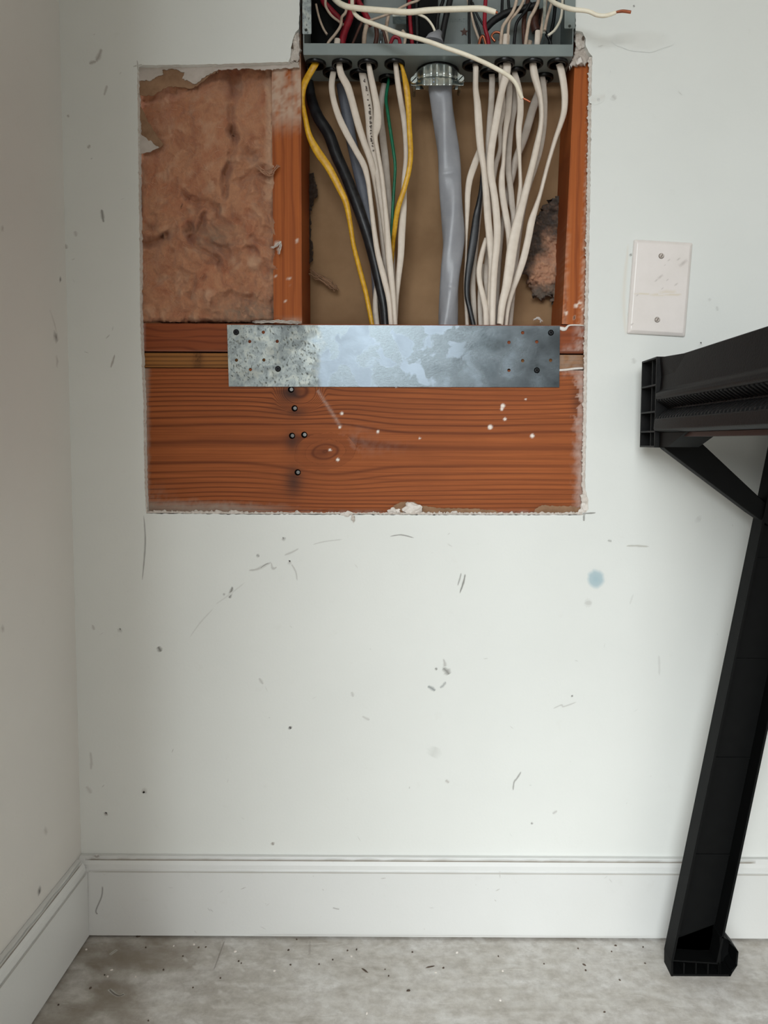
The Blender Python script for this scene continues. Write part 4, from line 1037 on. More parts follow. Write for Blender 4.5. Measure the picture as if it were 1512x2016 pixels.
# thick grey service cable
gpts = [(866, 158, 0.034, 48), (867, 176, 0.036, 49), (871.5, 209, 0.038, 46), (877, 259, 0.040, 46), (882.5, 309, 0.040, 47), (886.5, 358, 0.040, 47), (890.5, 408, 0.040, 47), (892, 457, 0.040, 47), (890, 500, 0.040, 43), (887, 540, 0.040, 40), (884, 590, 0.040, 40), (881.5, 632, 0.040, 41), (881, 652, 0.040, 41)]
L = catmull([list(p) for p in gpts], 14); b = MB(); pp = []; ws = []
for x, y, Y, w_ in L:
    p = P(x, y, Y)
    if p.z > ZEND: pp.append(p); ws.append(w_*dpt(p)/F)
seg = 40; rings = []
for i, p in enumerate(pp):
    T_ = (pp[min(i+1, len(pp)-1)]-pp[max(i-1, 0)]).normalized(); Sd = T_.cross(Vector((0, 1, 0))).normalized(); N = T_.cross(Sd).normalized(); ring = []
    tw = i*0.018; bend = 0.0012*math.exp(-((proj(p)[1]-345)/6)**2)+0.001*math.exp(-((proj(p)[1]-567)/5)**2)
    for k in range(seg):
        a = 2*math.pi*k/seg
        lob = 0.93+0.07*math.cos(3*(a-tw*2.2))      # conductors laid up inside push the jacket into soft lobes
        r = 1+0.02*noise.noise(Vector((math.cos(a)*2, math.sin(a)*2, i*0.08)))
        ring.append(b.vert(p+Sd*(math.cos(a)*ws[i]/2*lob*r)+N*(math.sin(a)*(0.013-bend)*lob*r)))
    rings.append(ring)
for A_, B_ in zip(rings, rings[1:]):
    for k in range(seg): j = (k+1) % seg; b.face([A_[k], A_[j], B_[j], B_[k]], 0, True)
b.face(rings[0][::-1]); b.face(rings[-1])
b.build('service_cable', 'grey_cable', label='very thick grey cable hanging from the zinc clamp', cat='cable')

# right bunch
cable_obj('cable', [(937, 126, 0.018, 12), (936.5, 150, 0.02, 11), (936.5, 176, 0.022, 11.5), (940, 206, 0.024, 14), (942, 237, 0.025, 15), (944, 267, 0.026, 15), (947, 298, 0.027, 14), (952, 328, 0.029, 12), (955.5, 361, 0.031, 13), (958, 394, 0.032, 14), (961, 435, 0.032, 14.5), (965, 475, 0.032, 14.5), (968, 520, 0.034, 13), (966, 565, 0.037, 12), (963, 610, 0.04, 10), (963, 646, 0.04, 10)],
          'nm', 'leftmost white cable of the right bunch', start=7)
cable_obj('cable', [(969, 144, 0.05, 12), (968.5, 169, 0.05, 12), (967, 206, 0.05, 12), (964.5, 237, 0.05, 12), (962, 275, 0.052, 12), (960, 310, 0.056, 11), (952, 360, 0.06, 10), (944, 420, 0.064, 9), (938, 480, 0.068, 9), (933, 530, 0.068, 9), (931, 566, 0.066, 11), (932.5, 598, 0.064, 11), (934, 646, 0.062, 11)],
          'nm_shaded', 'shaded white cable second from the left in the right bunch', start=11)
cable_obj('cable', [(999, 126, 0.014, 16), (996, 150, 0.016, 16), (989.5, 173, 0.018, 14), (982.5, 206, 0.020, 14.5), (977, 237, 0.021, 14.5), (971.5, 267, 0.022, 14.5), (967, 298, 0.023, 14.5), (965.5, 328, 0.023, 14.5), (968, 353, 0.023, 14), (973.5, 386, 0.023, 14), (977, 418, 0.023, 14.5), (979, 451, 0.023, 14.5), (978, 484, 0.023, 14), (974.5, 516, 0.024, 14), (972, 549, 0.025, 13.5), (970.4, 590, 0.026, 13), (969.6, 631, 0.026, 12), (969.6, 646, 0.026, 12)],
          'nm', 'white cable curving left across the middle of the right bunch', start=8)
cable_obj('cable', [(986, 128, 0.026, 9), (986, 155, 0.030, 9), (988, 180, 0.04, 11), (990, 215, 0.046, 11), (984, 250, 0.050, 10), (985, 290, 0.056, 9), (975, 330, 0.062, 10), (968, 380, 0.066, 10), (962, 440, 0.068, 10), (960, 500, 0.066, 10), (957.5, 525, 0.062, 10), (956.5, 549, 0.058, 10), (958.5, 574, 0.055, 10), (956, 610, 0.052, 9), (955, 646, 0.05, 9)],
          'nm_shaded', 'white cable sharing a bushing with the curving one, mostly hidden', start=8)
cable_obj('cable', [(1003, 150, 0.055, 12), (1003, 176, 0.055, 13), (1001, 205, 0.052, 14), (999.5, 229, 0.050, 13), (996, 252, 0.048, 11), (993, 283, 0.045, 9), (991, 320, 0.042, 8), (988.5, 342, 0.041, 11), (988, 368, 0.040, 13), (991, 396, 0.038, 13), (996.5, 427, 0.038, 13), (1001.5, 459, 0.038, 12), (1003, 495, 0.040, 11), (1000, 540, 0.044, 10), (992, 590, 0.046, 9), (985, 646, 0.046, 8)],
          'nm', 'white cable twisting edge-on in the centre of the right bunch', start=12)
cable_obj('cable', [(1014, 150, 0.066, 12), (1013, 206, 0.068, 12), (1006.5, 245, 0.068, 12), (1003, 283, 0.068, 12), (1001, 313, 0.066, 12), (1001, 340, 0.064, 12), (1005, 369, 0.062, 12), (1008, 402, 0.060, 12), (1011, 430, 0.058, 11), (1006, 480, 0.068, 10), (996, 540, 0.071, 10), (988, 600, 0.071, 9), (984, 646, 0.071, 8)],
          'nm_shaded', 'shaded white cable directly behind the twisting centre cable')
cable_obj('cable', [(1012, 141, 0.036, 12), (1019, 164, 0.034, 12), (1024, 191, 0.032, 12.5), (1024.5, 222, 0.031, 13), (1021.5, 252, 0.031, 12), (1021.5, 283, 0.031, 10), (1023, 321, 0.031, 7.5), (1024, 345, 0.031, 7), (1024.5, 365, 0.032, 8), (1022.5, 390, 0.034, 10), (1019, 430, 0.040, 10), (1014, 480, 0.050, 10), (1006, 540, 0.057, 10), (998, 600, 0.058, 8), (992, 646, 0.058, 8)],
          'nm', 'white cable behind the stripped copper wire tip', start=12)
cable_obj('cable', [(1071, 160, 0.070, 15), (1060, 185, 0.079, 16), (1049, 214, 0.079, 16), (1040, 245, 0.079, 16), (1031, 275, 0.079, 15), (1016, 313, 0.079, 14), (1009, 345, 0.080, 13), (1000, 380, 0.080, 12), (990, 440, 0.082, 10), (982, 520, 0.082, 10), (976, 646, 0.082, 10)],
          'nm_shaded', 'shaded cable crossing diagonally behind the right bunch', start=13)
cable_obj('cable', [(1049, 126, 0.015, 14), (1052, 146, 0.017, 15), (1058, 169, 0.019, 13), (1063.5, 194, 0.020, 10), (1066, 222, 0.020, 9), (1064, 252, 0.020, 10), (1056.5, 290, 0.020, 13), (1047.5, 328, 0.019, 13), (1039, 361, 0.018, 14), (1030.5, 394, 0.017, 15), (1022, 427, 0.016, 17), (1014.5, 459, 0.016, 20), (1008, 492, 0.016, 21), (1003, 530, 0.016, 20), (997, 565, 0.017, 17), (989, 598, 0.018, 15), (985, 634, 0.02, 13), (984, 646, 0.02, 13)],
          'nm', 'broad flat white cable in front, sweeping down left', start=9)
cable_obj('cable', [(1068, 152, 0.048, 11), (1071, 175, 0.046, 11), (1073, 207, 0.044, 10), (1071, 252, 0.042, 10), (1064, 295, 0.042, 10), (1052, 335, 0.044, 10), (1038, 380, 0.052, 9), (1026, 440, 0.064, 9), (1016, 520, 0.072, 9), (1004, 646, 0.072, 9)],
          'nm_shaded', 'shaded white cable hugging the right side of the broad flat one', start=13)
cable_obj('cable', [(1101, 124, 0.016, 14), (1107, 149, 0.018, 14), (1111, 176, 0.020, 13.5), (1112, 199, 0.021, 13), (1110, 222, 0.022, 12), (1103.5, 245, 0.023, 10.5), (1093, 275, 0.024, 9), (1084, 305, 0.025, 8), (1077.5, 328, 0.026, 8), (1071, 353, 0.027, 8), (1063.5, 382, 0.028, 8), (1054, 412, 0.029, 11), (1046, 438, 0.030, 14), (1040.5, 467, 0.031, 14), (1031, 508, 0.032, 14), (1020, 541, 0.033, 13), (1008, 574, 0.034, 11), (1000, 606, 0.034, 9), (996.5, 636, 0.034, 8), (996, 646, 0.034, 8)],
          'nm', 'rightmost white cable, bowing out towards the right stud', start=10)
cable_obj('cable', [(948, 285, 0.046, 10), (941, 305, 0.044, 12), (933.5, 326, 0.042, 13.5), (925, 352, 0.040, 13), (921, 380, 0.040, 11.5), (920, 410, 0.040, 10), (919, 443, 0.041, 7), (918, 476, 0.052, 5), (917, 510, 0.058, 4.5), (915, 560, 0.064, 5), (918, 610, 0.066, 7), (920, 646, 0.066, 8)],
          'nm', 'white cable bowing left, next to the thick grey cable')
cable_obj('cable', [(951, 300, 0.052, 5), (949, 340, 0.05, 6), (946.5, 375, 0.048, 8), (943, 400, 0.046, 11), (938, 427, 0.045, 14), (933, 467, 0.044, 16), (926.5, 508, 0.044, 15), (920.5, 549, 0.044, 12), (919.5, 582, 0.044, 10.5), (924.5, 607, 0.043, 10), (931, 636, 0.043, 10), (933, 647, 0.043, 10)],
          'black_cable', 'black cable in the right bunch beside the thick grey cable')
cable_obj('cable', [(957, 470, 0.044, 8), (950, 495, 0.042, 10), (943.5, 528, 0.040, 11), (944, 552, 0.038, 10.5), (950, 580, 0.036, 11), (956, 606, 0.036, 12), (957.5, 634, 0.036, 12), (957.5, 646, 0.036, 12)],
          'nm', 'short curved white cable with a dark nick, low in the right bunch')
cable_obj('cable', [(950, 520, 0.064, 8), (946, 560, 0.064, 9), (945, 598, 0.062, 10), (947, 646, 0.06, 10)],
          'nm_shaded', 'pale cable end low between the black cable and the nicked white one')

# ---- loose white conductors in front of the panel, with bare copper tips
def wire(pts, mat, label, w_scale=1.0, tip=None, seg=12, cat='wire', group=None, name='wire'):
    L = catmull([list(p) for p in pts], 7); b = MB(); pp = [P(x, y, Y) for x, y, Y, w_ in L]; ws = [w_*dpt(p)/F for p, (x, y, Y, w_) in zip(pp, L)]
    b.sweep(pp, ws, ws, seg, power=2.0); o = b.build(name, mat, label=label, cat=cat, group=group)
    if tip:
        L = catmull([list(p) for p in tip], 5); b = MB(); q = [P(x, y, Y) for x, y, Y, w_ in L]; ws = [w_*dpt(p)/F for p, (x, y, Y, w_) in zip(q, L)]
        b.sweep(q, ws, ws, 10, power=2.0); b.build('copper_end', 'copper', o, label='bare copper end')
    return o
wire([(640, -40, 0.03, 10), (650, -14, 0.01, 10.5), (664, 3, -0.015, 11), (680, 12, -0.03, 11), (696, 15, -0.035, 10.5), (722, 18, -0.04, 11), (762, 21, -0.045, 11), (806, 24, -0.05, 11), (846, 20, -0.055, 11), (899, 18, -0.06, 11), (945, 17, -0.06, 11), (962, 20, -0.06, 10.5), (976, 24, -0.06, 9.5)],
     'white_wire', 'bright white wire running level across the panel mouth', tip=[(975, 23.5, -0.06, 5), (980, 25, -0.06, 5)])
wire([(690, -40, 0.02, 7), (693, -10, 0.0, 7.5), (693.5, 10, -0.015, 7.5), (696, 22, -0.025, 7.5), (702, 31, -0.03, 8), (714, 39, -0.035, 8), (735, 47, -0.04, 8.5), (762, 57, -0.045, 8.5), (788, 67, -0.05, 9), (820, 75, -0.055, 8.5), (850, 84, -0.06, 8.5), (880, 95, -0.06, 8.5), (915, 107, -0.06, 8.5), (953, 123, -0.055, 8.5), (984, 139, -0.05, 8.5), (1003, 151, -0.045, 8.5), (1015, 164, -0.04, 8), (1021.5, 179, -0.035, 8), (1028, 194, -0.03, 7.5)],
     'white_wire', 'white wire drooping diagonally across the panel lip', tip=[(1027, 192, -0.03, 3.5), (1035, 196, -0.03, 4), (1044.5, 201, -0.03, 4)])
wire([(1060, -40, 0.03, 7), (1072, -14, 0.0, 8), (1085, 1, -0.02, 8.5), (1103, 11, -0.035, 9), (1125, 18, -0.045, 9), (1151, 21, -0.05, 8), (1163, 24, -0.05, 8), (1175, 29.5, -0.052, 8), (1190, 31, -0.055, 8), (1203, 28, -0.055, 7.5), (1212, 24.5, -0.055, 7)],
     'white_wire', 'white wire sticking out right over the wall beside the panel', tip=[(1209, 25, -0.055, 4), (1225, 22, -0.055, 6), (1242, 24, -0.055, 6)])

# ---- wiring inside the panel
IN = [
 ([(636, -30), (636, 0), (649, 17), (665, 34), (674, 46)], 12, 0.055, 'red_wire', 'thick dark red wire crossing the upper left of the panel'),
 ([(694, -30), (692, 10), (688, 37), (680, 57), (674, 78), (672, 92)], 15, 0.045, 'red_wire', 'thickest dark red wire curving down on the left of the panel'),
 ([(700, -25), (704, 0), (714, 18), (722, 34), (730, 50)], 12, 0.06, 'red_wire', 'short red wire behind the drooping white wire'),
 ([(641, 0), (641.6, 13), (652, 30), (669, 43.6), (676, 49)], 5, 0.035, 'cream_wire', 'cream wire crossing the thick red wires on the left'),
 ([(684, 10), (680, 25), (673, 34), (670.7, 50), (661, 66), (647, 83), (643, 95)], 5.5, 0.030, 'cream_wire', 'cream wire hooking down left over the red wires'),
 ([(622, 8), (628, 34), (636, 55), (644, 68)], 4.5, 0.04, 'cream_wire', 'short cream wire beside the left wall of the panel'),
 ([(712, 45), (705, 60), (696, 82), (690, 95)], 5, 0.035, 'brown_wire', 'thin brown wire left of centre low in the panel'),
 ([(725, 42), (730, 40), (753, 32), (770, 26), (788, 16), (806.5, 6.6), (823.6, 0), (840, -20)], 5, 0.035, 'cream_wire', 'cream wire rising to the right behind the level white wire'),
 ([(740, 50), (742, 70), (738, 92)], 9, 0.05, 'brown_wire', 'brown wire low in the panel left of the grey lug'),
 ([(722, 50), (718, 66), (716, 92)], 9, 0.04, 'cream_wire', 'stubby cream cable end left of centre in the panel'),
 ([(765, 30), (760, 60), (765, 92)], 7, 0.055, 'cream_wire', 'cream wire right of the grey lug'),
 ([(752, 55), (757, 70), (762, 92)], 6, 0.045, 'brown_wire', 'brown wire just left of the red loop'),
 ([(768, 88), (775, 74), (785, 76), (788, 90)], 7, 0.045, 'red_wire', 'small red loop resting at the panel lip left of centre'),
 ([(792, 60), (798, 72), (795, 92)], 6, 0.035, 'cream_wire', 'cream wire dropping to the lip just left of the grey sheath'),
 ([(808, -30), (806, 10), (808, 50), (812, 92)], 8, 0.065, 'red_wire', 'dark red wire at the back near the centre'),
 ([(820, -30), (820, 20), (822, 92)], 9, 0.066, 'black_wire', 'black wire at the back near the centre'),
 ([(813, 22), (826, 29), (839.5, 36), (851, 50), (858, 66), (862, 74)], 5, 0.028, 'white_wire', 'thin white wire arching into the grey sheath'),
 ([(892, -30), (886, 0), (876.6, 40), (870, 74), (866, 95)], 12, 0.045, 'black_wire', 'thickest upright black wire near the centre'),
 ([(876, -30), (872.6, 0), (862, 33), (860, 70)], 7, 0.05, 'black_wire', 'black wire just left of the thickest upright one'),
 ([(925, -30), (924, 0), (923.5, 40), (924, 95)], 5.5, 0.05, 'black_wire', 'straight upright black wire right of the star'),
 ([(918, -25), (922, 5), (928, 28), (934, 53), (943, 78), (944, 92)], 5, 0.055, 'cream_wire', 'cream wire slanting right of the straight black wire'),
 ([(926, -10), (932, 26), (938, 45), (944, 62), (950, 92)], 4.5, 0.06, 'black_wire', 'thin slanting black wire left of the red one'),
 ([(930, 5), (940, 30), (952, 50)], 4.5, 0.062, 'black_wire', 'short thin black wire ending at the red one'),
 ([(957, -30), (956, 0), (954.6, 26.5), (954.6, 53), (961, 77), (962, 95)], 8, 0.040, 'red_wire', 'upright red wire right of centre'),
 ([(955, 58), (968, 44), (982, 34), (1000, 25), (1031, 17), (1060, 10)], 14, 0.045, 'black_wire', 'thick black wire rising to the right'),
 ([(990, -30), (989, 0), (988, 24)], 6, 0.05, 'black_wire', 'black wire dropping on to the thick slanting one'),
 ([(1002, -30), (1001, 0), (1003, 24)], 6, 0.052, 'black_wire', 'black wire dropping just right of its twin on to the thick slanting one'),
 ([(1022, -30), (1017, 0), (1010, 22.5), (998, 40), (989, 56), (985, 92)], 6.5, 0.030, 'cream_wire', 'cream wire curving left over the thick slanting black wire'),
 ([(1036, -30), (1030, 3), (1017, 25), (1004, 40), (1000, 66), (999, 92)], 6, 0.034, 'cream_wire', 'cream wire parallel to and right of the curving cream one'),
 ([(1045, 5), (1034, 22.5), (1018, 44), (1014, 66), (1011.6, 92)], 6, 0.04, 'black_wire', 'black wire bending down right of the cream pair'),
 ([(1042, -10), (1034, 26), (1031, 50), (1032.8, 92)], 9, 0.055, 'brown_wire', 'dark brown wire right of the bending black wire'),
 ([(1064, -30), (1060.5, 0), (1052.6, 20), (1043, 38), (1038, 63.5), (1034, 92)], 7, 0.032, 'cream_wire', 'cream wire in front of the dark brown one'),
 ([(1055, 20), (1052, 45), (1056, 62)], 18, 0.065, 'brown_wire', 'broad rusty brown wire bundle at the back right'),
 ([(1076, -30), (1074, 0), (1069.8, 40), (1065.8, 62), (1058, 92)], 8, 0.036, 'cream_wire', 'thick cream wire right of the rusty brown bundle'),
 ([(1095, -20), (1085.7, 8), (1077.7, 34), (1072.4, 60)], 6, 0.028, 'cream_wire', 'cream wire ending beside the forked black wires'),
 ([(1108, -20), (1107, 17), (1103, 40), (1092, 59.5), (1079, 70)], 5.5, 0.030, 'white_wire', 'thin white wire bowing out next to the right flange'),
 ([(1064, 48), (1071, 60), (1082, 79), (1086, 95)], 6, 0.04, 'black_wire', 'left black wire of the fork near the right flange'),
 ([(1094, 0), (1090, 40), (1084, 70), (1082, 95)], 7, 0.045, 'black_wire', 'right black wire of the fork near the right flange'),
 ([(975, 82), (968, 72), (974, 64), (985, 66), (984, 80)], 5, 0.035, 'copper', 'coiled bare copper loop at the panel lip'),
 ([(942, 92), (946, 76), (952, 72), (958, 92)], 6, 0.045, 'copper', 'bare copper twist left of the coiled loop'),
]
for pts, w_, Y, mat, lab in IN:
    wire([(x, y, Y, w_) for x, y in pts], mat, lab, seg=10)
# stripped jacket ends standing on the bottom of the panel
for x, y0_, y1_, w_, Y, lab in ((664.5, 76, 96, 12, 0.035, 'white jacket stub on the left of the panel'), (997, 68, 96, 15, 0.035, 'wide white jacket stub right of the copper loop'), (1059, 60, 96, 11, 0.028, 'tall white jacket stub below the thick cream wire'), (1042, 80, 96, 12, 0.045, 'tan jacket stub below the rusty brown bundle'), (751, 62, 96, 7, 0.020, 'narrow grey metal lug standing at the lip')):
    b = MB(); p0, p1 = P(x, y0_, Y), P(x-2, y1_, Y); s_ = dpt(p0)/F
    b.sweep([p0+(p1-p0)*t for t in (0, 0.05, 0.5, 1)], [w_*s_*0.8, w_*s_, w_*s_, w_*s_*1.05], [w_*s_*0.5]*4, 12)
    b.build('jacket_stub' if 'jacket' in lab else 'metal_lug', 'nm' if 'white' in lab else ('galv' if 'grey' in lab else 'cream_wire'), label=lab, cat='cable end' if 'jacket' in lab else 'lug')
# grey sheath mouth
b = MB(); q = [P(854, 86, 0.02), P(856, 76, 0.024), P(860, 70, 0.026), P(866, 63, 0.028)]
b.sweep(q, [0.029, 0.022, 0.014, 0.008], [0.02, 0.018, 0.012, 0.008], 16); b.build('cable_sheath', 'grey_cable', label='cut end of grey sheath poking up inside the panel', cat='cable end')

# ================================================================== COVER PLATE
ctr = P(1297.5, 568.3, 0); th = R(-3.0)
cw, ch = 0.0415, 0.0655
cpo = thing('cover_plate', (ctr.x, 0, ctr.z-ch), 'tilted blank ivory cover plate with two screws on the right of the wall', 'wall plate')
def rot2(x, z): return (ctr.x+x*math.cos(th)-z*math.sin(th), ctr.z+x*math.sin(th)+z*math.cos(th))
b = MB(); rings = []
for k, (ins, y) in enumerate(((0, -0.0003), (0, -0.0022), (0.0012, -0.0038), (0.0042, -0.0058), (0.0052, -0.0060))):
    ring = []
    for sx_, sz_ in ((-1, -1), (1, -1), (1, 1), (-1, 1)):
        for ca in range(5):
            r = 0.0022; base = {(-1, -1): 180, (1, -1): 270, (1, 1): 0, (-1, 1): 90}[(sx_, sz_)]; an = R(base+ca*22.5)
            X, Z = rot2(sx_*(cw-ins-r)+r*math.cos(an), sz_*(ch-ins-r)+r*math.sin(an)); ring.append(b.vert((X, y, Z)))
    rings.append(ring)
for A_, B_ in zip(rings, rings[1:]):
    n = len(A_)
    for k in range(n): j = (k+1) % n; b.face([A_[k], A_[j], B_[j], B_[k]])
b.face(rings[-1]); b.face(rings[0][::-1])
yel = S(206, 190, 150)[:3]
for i, (xx, yy, w_, a) in enumerate(((1270, 578.5, 5, 0.5), (1300, 580, 8, 0.45), (1318, 575, 12, 0.35), (1328, 580, 6, 0.5))):
    b.ribbon([P(xx-22, yy, -0.00615), P(xx-8, yy-0.5+0.5*(i % 2), -0.00615), P(xx+6, yy+0.5, -0.00615), P(xx+14, yy, -0.00615)], [w_*0.0007]*4, a, yel, 0)
for xx, yy, w_ in ((1317, 512, 3), (1309, 522, 2), (1336, 510, 4), (1350, 511, 3), (1345, 518, 9), (1314, 551, 3), (1331, 560, 4), (1304, 568, 3), (1255, 581, 3), (1300, 545, 6), (1245, 638, 3), (1292, 552, 4)):
    b.ribbon([P(xx-w_, yy+w_*.6, -0.00617), P(xx, yy, -0.00617), P(xx+w_, yy-w_*.6, -0.00617)], [w_*0.0008]*3, 0.45, S(140, 128, 120)[:3], 0)
b.build('plate', 'ivory', cpo)
for x, y in ((1302, 504), (1294, 629.5)):
    p = P(x, y, -0.006); b = MB(); b.disc(p, 0.0028, 0.0040, -0.0078, -0.0061, 18); s_ = b.build('screw', 'cover_screw', cpo)
    b = MB(); an = 1.1; c_, q_ = math.cos(an), math.sin(an)
    b.prism([(p.x+c_*u*0.0024-q_*v*0.0004, p.z+q_*u*0.0024+c_*v*0.0004) for u, v in ((-1, -1), (1, -1), (1, 1), (-1, 1))], [], -0.0081, -0.0077); b.build('slot', 'chipdark', s_)

# ================================================================== WORKBENCH
X0 = 0.318
def H(px, py): q = PXp(px, py, X0); return q.y, q.z
yE = H(1262, 800)[0]; yI = H(1290, 800)[0]; yN = yE-0.98
zT = H(1290, 703)[1]; zT2 = H(1420, 666)[1]; zR = H(1292, 771)[1]; zG1 = H(1292, 787)[1]; zG0 = H(1292, 825)[1]; zL = H(1292, 848)[1]; zU = H(1512, 856)[1]; zE0 = H(1286, 881)[1]
WX = 0.46
horse = thing('workbench', (X0+WX/2, (yE+yN)/2, 0), 'black plastic folding workbench standing against the wall at the right edge', 'workbench')
yM = H(1338, 760)[0]
b = MB()
prof = [(X0+0.006, zL-0.002), (X0+0.0, zL), (X0-0.002, zL+0.002), (X0-0.001, zG0), (X0+0.014, zG0+0.004), (X0+0.016, zG1-0.004), (X0+0.001, zG1), (X0-0.001, zG1+0.003), (X0+0.0, zR-0.002), (X0+0.005, zR+0.002),
        (X0+0.008, zT2), (X0+WX-0.008, zT2), (X0+WX-0.005, zR+0.002), (X0+WX, zR), (X0+WX, zL)]
prof = prof[::-1]
def yextr(b, prof, y0, y1):
    b.prism(prof, [], y0, y1)
yextr(b, prof, yN, yI)
b.build('top', 'horse', horse, bevel=0.0012, fix=True)
# raised end section of the beam with its sloping shoulder
b = MB()
A_ = [(X0+0.008, yI, zR+0.003), (X0+WX-0.008, yI, zR+0.003), (X0+WX-0.008, yI, zT-0.001), (X0+0.004, yI, zT-0.001)]
B_ = [(X0+0.0081, yM, zR+0.003), (X0+WX-0.0081, yM, zR+0.003), (X0+WX-0.0081, yM, zT2-0.001), (X0+0.0081, yM, zT2-0.001)]
b.hull8(A_, B_); b.build('beam_shoulder', 'horse', horse, fix=True)
# clamp teeth across the groove
nt = 88; step = (yI-yN-0.02)/nt; b = MB()
for k in range(nt):
    y = yI-0.006-k*step
    b.prism([(X0+0.0155, zG1-0.004), (X0+0.0155, zG1-0.011), (X0+0.001, zG1-0.0015), (X0+0.0015, zG1)], [], y-step*0.22, y+step*0.22)
    b.prism([(X0+0.0145, zG0+0.013), (X0+0.0145, zG0+0.003), (X0+0.0, zG0), (X0+0.001, zG0+0.003), (X0+0.009, zG0+0.010)], [], y-step*0.2, y+step*0.2)
b.build('clamp_teeth', 'horse', horse, fix=True, label='row of small moulded ribs in the groove')
# open ribbed end block
b = MB(); t = 0.0022; xe0, xe1 = X0, X0+0.045
for y in (yE, (yE+yI)/2-0.002, yI): b.box(xe0 if y != (yE+yI)/2-0.002 else xe0+0.004, xe1, y-t/2, y+t/2, zE0, zT)
zz = [zE0+t/2, H(1275, 850)[1], H(1275, 812)[1], H(1275, 761)[1], zT-t/2]
for z in zz: b.box(xe0, xe1, yI, yE, z-t/2, z+t/2)
b.box(xe1, xe1+0.003, yI, yE, zE0, zT); b.box(X0+WX-0.003, X0+WX, yI, yE, zL, zT)
b.box(xe1, X0+0.048, yE-t, yE, zE0, zL); b.box(xe1, X0+WX, yE-t, yE, zL, zT)
b.build('end_block', 'horse', horse, fix=False)
# lower rail tucked under the beam
b = MB(); b.box(X0+0.010, X0+0.040, yN, yI-0.035, zU, zL-0.0025); b.build('lower_rail', 'horse_red', horse, label='brownish rail under the beam')
b = MB(); b.hull8([(X0+0.006, yI-0.0012, zE0+0.001), (X0+0.046, yI-0.0012, zE0+0.001), (X0+0.046, H(1305, 860)[0], zE0+0.001), (X0+0.006, H(1305, 860)[0], zE0+0.001)], [(X0+0.006, yI-0.0012, zL-0.0026), (X0+0.046, yI-0.0012, zL-0.0026), (X0+0.046, H(1340, 860)[0], zL-0.0026), (X0+0.006, H(1340, 860)[0], zL-0.0026)]); b.build('hinge_block', 'horse_dark', horse, fix=True)
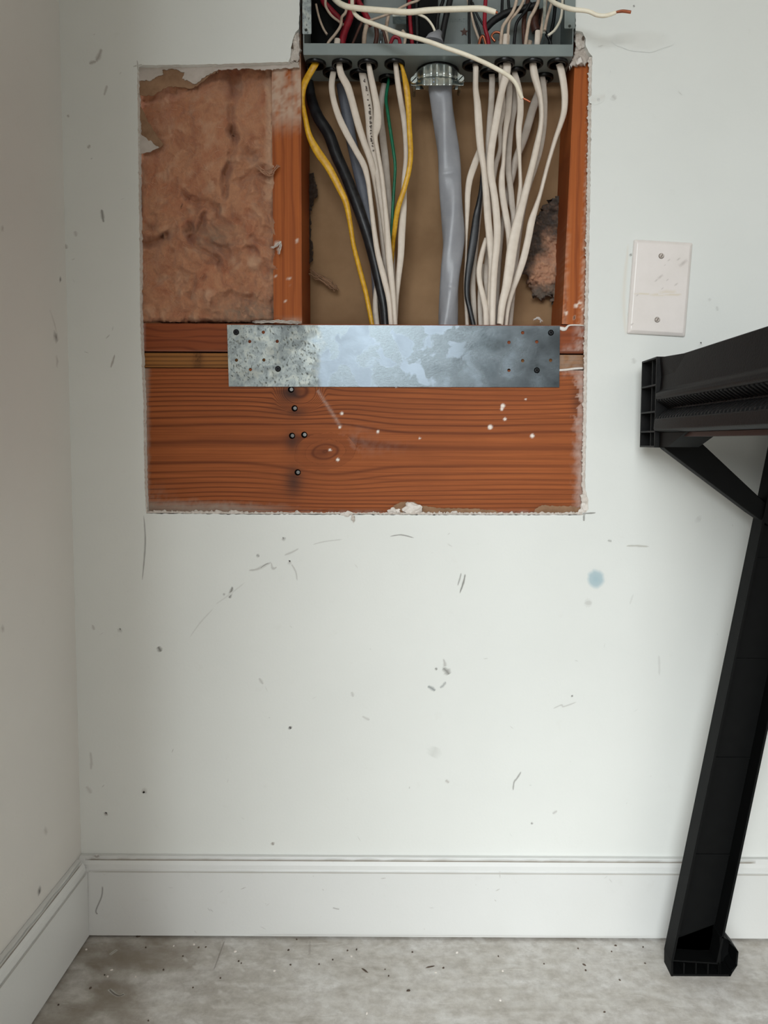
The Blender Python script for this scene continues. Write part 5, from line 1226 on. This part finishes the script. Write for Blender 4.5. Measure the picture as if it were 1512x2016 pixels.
# legs: open channels splaying out sideways under the bench
fl_ = PZ(1321, 1922, 0.0); bl_ = PZ(1305, 1894, 0.0); fr_ = PZ(1432, 1922, 0.0)
yF = fl_.y; thk = bl_.y-fl_.y
pa_, pb_ = P(1331, 1847, yF), P(1500.5, 1030, yF); slx = (pb_.x-pa_.x)/(pb_.z-pa_.z); LWd = P(1425, 1847, yF).x-pa_.x
def xl(z): return pa_.x+(z-pa_.z)*slx
FX0, FX1 = fl_.x, fr_.x; ztop = zL-0.003; tw = 0.003
def TPf(flip, mirror):
    def TP(x, y, z):
        if flip: y = (yE+yN)-y
        if mirror: x = 2*(X0+WX/2)-x
        return (x, y, z)
    return TP
for flip, mirror in ((0, 0), (1, 0), (0, 1), (1, 1)):
    TP = TPf(flip, mirror); b = MB()
    def bar(o0, o1, ya_, yb_, z0_, z1_):
        def q(z): return [TP(xl(z)+o0, yF+ya_, z), TP(xl(z)+o1, yF+ya_, z), TP(xl(z)+o1, yF+yb_, z), TP(xl(z)+o0, yF+yb_, z)]
        b.hull8(q(z0_), q(z1_))
    z0 = 0.020
    bar(0, tw, 0, thk, z0, ztop); bar(LWd-tw, LWd, 0, thk, z0, ztop); bar(tw, LWd-tw, thk-tw, thk, z0, ztop)
    for k in range(4): bar(tw, LWd-tw, thk*0.85, thk-tw, 0.16+k*0.14, 0.162+k*0.14)
    lg = b.build('leg', 'horse_dark', horse, fix=True)
    b = MB()
    def slab(pts, y0, y1):
        A = [TP(x, y0, z) for x, z in pts]; B = [TP(x, y1, z) for x, z in pts]
        ia = [b.vert(p) for p in A]; ib = [b.vert(p) for p in B]; b.face(ia); b.face(ib[::-1]); n = len(pts)
        for i in range(n): j = (i+1) % n; b.face([ia[i], ib[i], ib[j], ia[j]])
    xs_ = P(1452, 1890, yF).x; xr = P(1420, 1870, yF).x
    x_ = xl(z0)
    slab([(FX0, 0.0), (FX0+tw, 0.0), (x_+tw, z0), (x_, z0)], yF-0.0004, yF+thk)                                   # outer left wall
    rim = [(FX1+0.004, 0.0), (xs_-0.006, 0.006), (xs_, 0.016), (xs_+0.001, 0.036), (xs_-0.010, 0.050), (xr, 0.058)]
    slab([(FX0+tw, 0.0), (FX1+0.004, 0.0), (FX1+0.004, 0.003), (FX0+tw, 0.003)], yF, yF+thk)
    for (xa_, za_), (xb_, zb_) in zip(rim, rim[1:]): slab([(xa_, za_), (xb_, zb_), (xb_-0.0022, zb_-0.0012), (xa_-0.0022, za_+0.0022)], yF, yF+thk)
    slab([(FX0+tw, 0.003)]+[(x-0.001, max(z, 0.003)) for x, z in rim]+[(x_+tw, z0+0.012)], yF+thk-tw, yF+thk)  # rear web
    slab([(FX0+tw, 0.021), (xr-0.004, 0.017), (xr-0.004, 0.019), (FX0+tw, 0.023)], yF+0.001, yF+thk-tw)
    for k in range(1, 5):
        x = FX0+0.0005+(FX1-FX0)*k/4.7; slab([(x, 0.003), (x+0.0018, 0.003), (x+0.0018, 0.018), (x, 0.019)], yF+0.001, yF+thk-tw)
    slab([(xr-0.002, 0.003), (xr, 0.003), (xr, 0.056), (xr-0.002, 0.056)], yF+0.001, yF+thk-tw)
    b.build('foot', 'horse_dark', lg, fix=True)
    # diagonal brace from the bench edge down to the leg
    b = MB(); pts = [P(*q, yF) for q in ((1306, 868), (1366, 861), (1378, 868), (1372, 864), (1500, 982), (1500, 1024))]
    pts = [P(x, y, yF) for x, y in ((1300, 866), (1372, 861), (1520, 1000), (1520, 1038), (1481, 1011), (1312, 884))]
    A = [b.vert(TP(p.x, yF+0.004, min(p.z, zL-0.003))) for p in pts]; B = [b.vert(TP(p.x, yF+0.024, min(p.z, zL-0.003))) for p in pts]
    b.face(A); b.face(B[::-1])
    for i in range(len(A)): j = (i+1) % len(A); b.face([A[i], B[i], B[j], A[j]])
    b.build('brace', 'horse_dark', horse, fix=True, bevel=0.001)

# ================================================================== FLOOR DEBRIS
random.seed(21)
def chip(x, y, L, W, an, mat, label, group):
    p = PZ(x, y, 0.0); b = MB(); h = 0.0010+0.0006*random.random()
    c_, s_ = math.cos(an), math.sin(an); n = 6; pts = []
    for k in range(n):
        a = 2*math.pi*k/n; rx, ry = L/2*math.cos(a)*(0.8+0.4*random.random()), W/2*math.sin(a)*(0.8+0.4*random.random())
        pts.append((p.x+rx*c_-ry*s_, p.y+rx*s_+ry*c_))
    A_ = [b.vert((x_, y_, 0.0002)) for x_, y_ in pts]; B_ = [b.vert((p.x+(x_-p.x)*0.75, p.y+(y_-p.y)*0.75, h)) for x_, y_ in pts]
    b.face(A_[::-1]); b.face(B_)
    for k in range(n): j = (k+1) % n; b.face([A_[k], A_[j], B_[j], B_[k]])
    b.build('debris_chip', mat, label=label, cat='debris', group=group)
for (x, y, L, W, an) in ((718, 1911, 0.014, 0.003, -0.75), (847, 1904, 0.013, 0.0028, 0.3), (804, 1951, 0.006, 0.003, 0.2), (1150, 1900, 0.006, 0.003, -0.8), (272, 1844, 0.007, 0.004, 0.4)):
    chip(x, y, L, W, an, 'chipdark', {718: 'longest dark splinter on the floor left of centre', 847: 'dark splinter on the floor near the centre, tilted up right', 804: 'short brown splinter nearer the camera than the others', 1150: 'short dark splinter on the floor near the sawhorse foot', 272: 'dark chip against the baseboard near the left corner'}[x], None)
dk = [(584, 1850), (568, 1871), (628, 1899), (572, 1900), (684, 1872), (758, 1909), (765, 1922), (812, 1875), (873, 1906), (1071, 1898), (1153, 1911), (1212, 1862), (1204, 1874), (981, 1883), (405, 1865), (391, 1866), (470, 1893), (475, 1897), (360, 1883), (178, 1946), (115, 1979), (292, 2010), (434, 1926), (380, 1945), (322, 1910), (287, 1866), (206, 1920), (655, 1890), (1266, 1865), (1190, 1993), (702, 1870), (1270, 1897), (1220, 1930), (1138, 1868)]
for x, y in dk: chip(x, y, random.uniform(0.002, 0.0042), random.uniform(0.002, 0.003), random.uniform(0, 3), 'chipdark', 'tiny dark speck of debris on the dusty floor', 'dark specks on the floor')
for x, y in [(463, 1874), (170, 1870), (220, 1910), (212, 1923), (267, 1924), (900, 1876), (692, 1883), (858, 1915), (990, 1912), (342, 1863), (382, 1860), (540, 1912), (722, 1996), (985, 1970)]:
    chip(x, y, random.uniform(0.003, 0.005), random.uniform(0.002, 0.004), random.uniform(0, 3), 'crumb', 'tiny white plaster crumb on the dusty floor', 'white crumbs on the floor')

for o in bpy.data.objects:
    if '_o' in o: del o['_o']
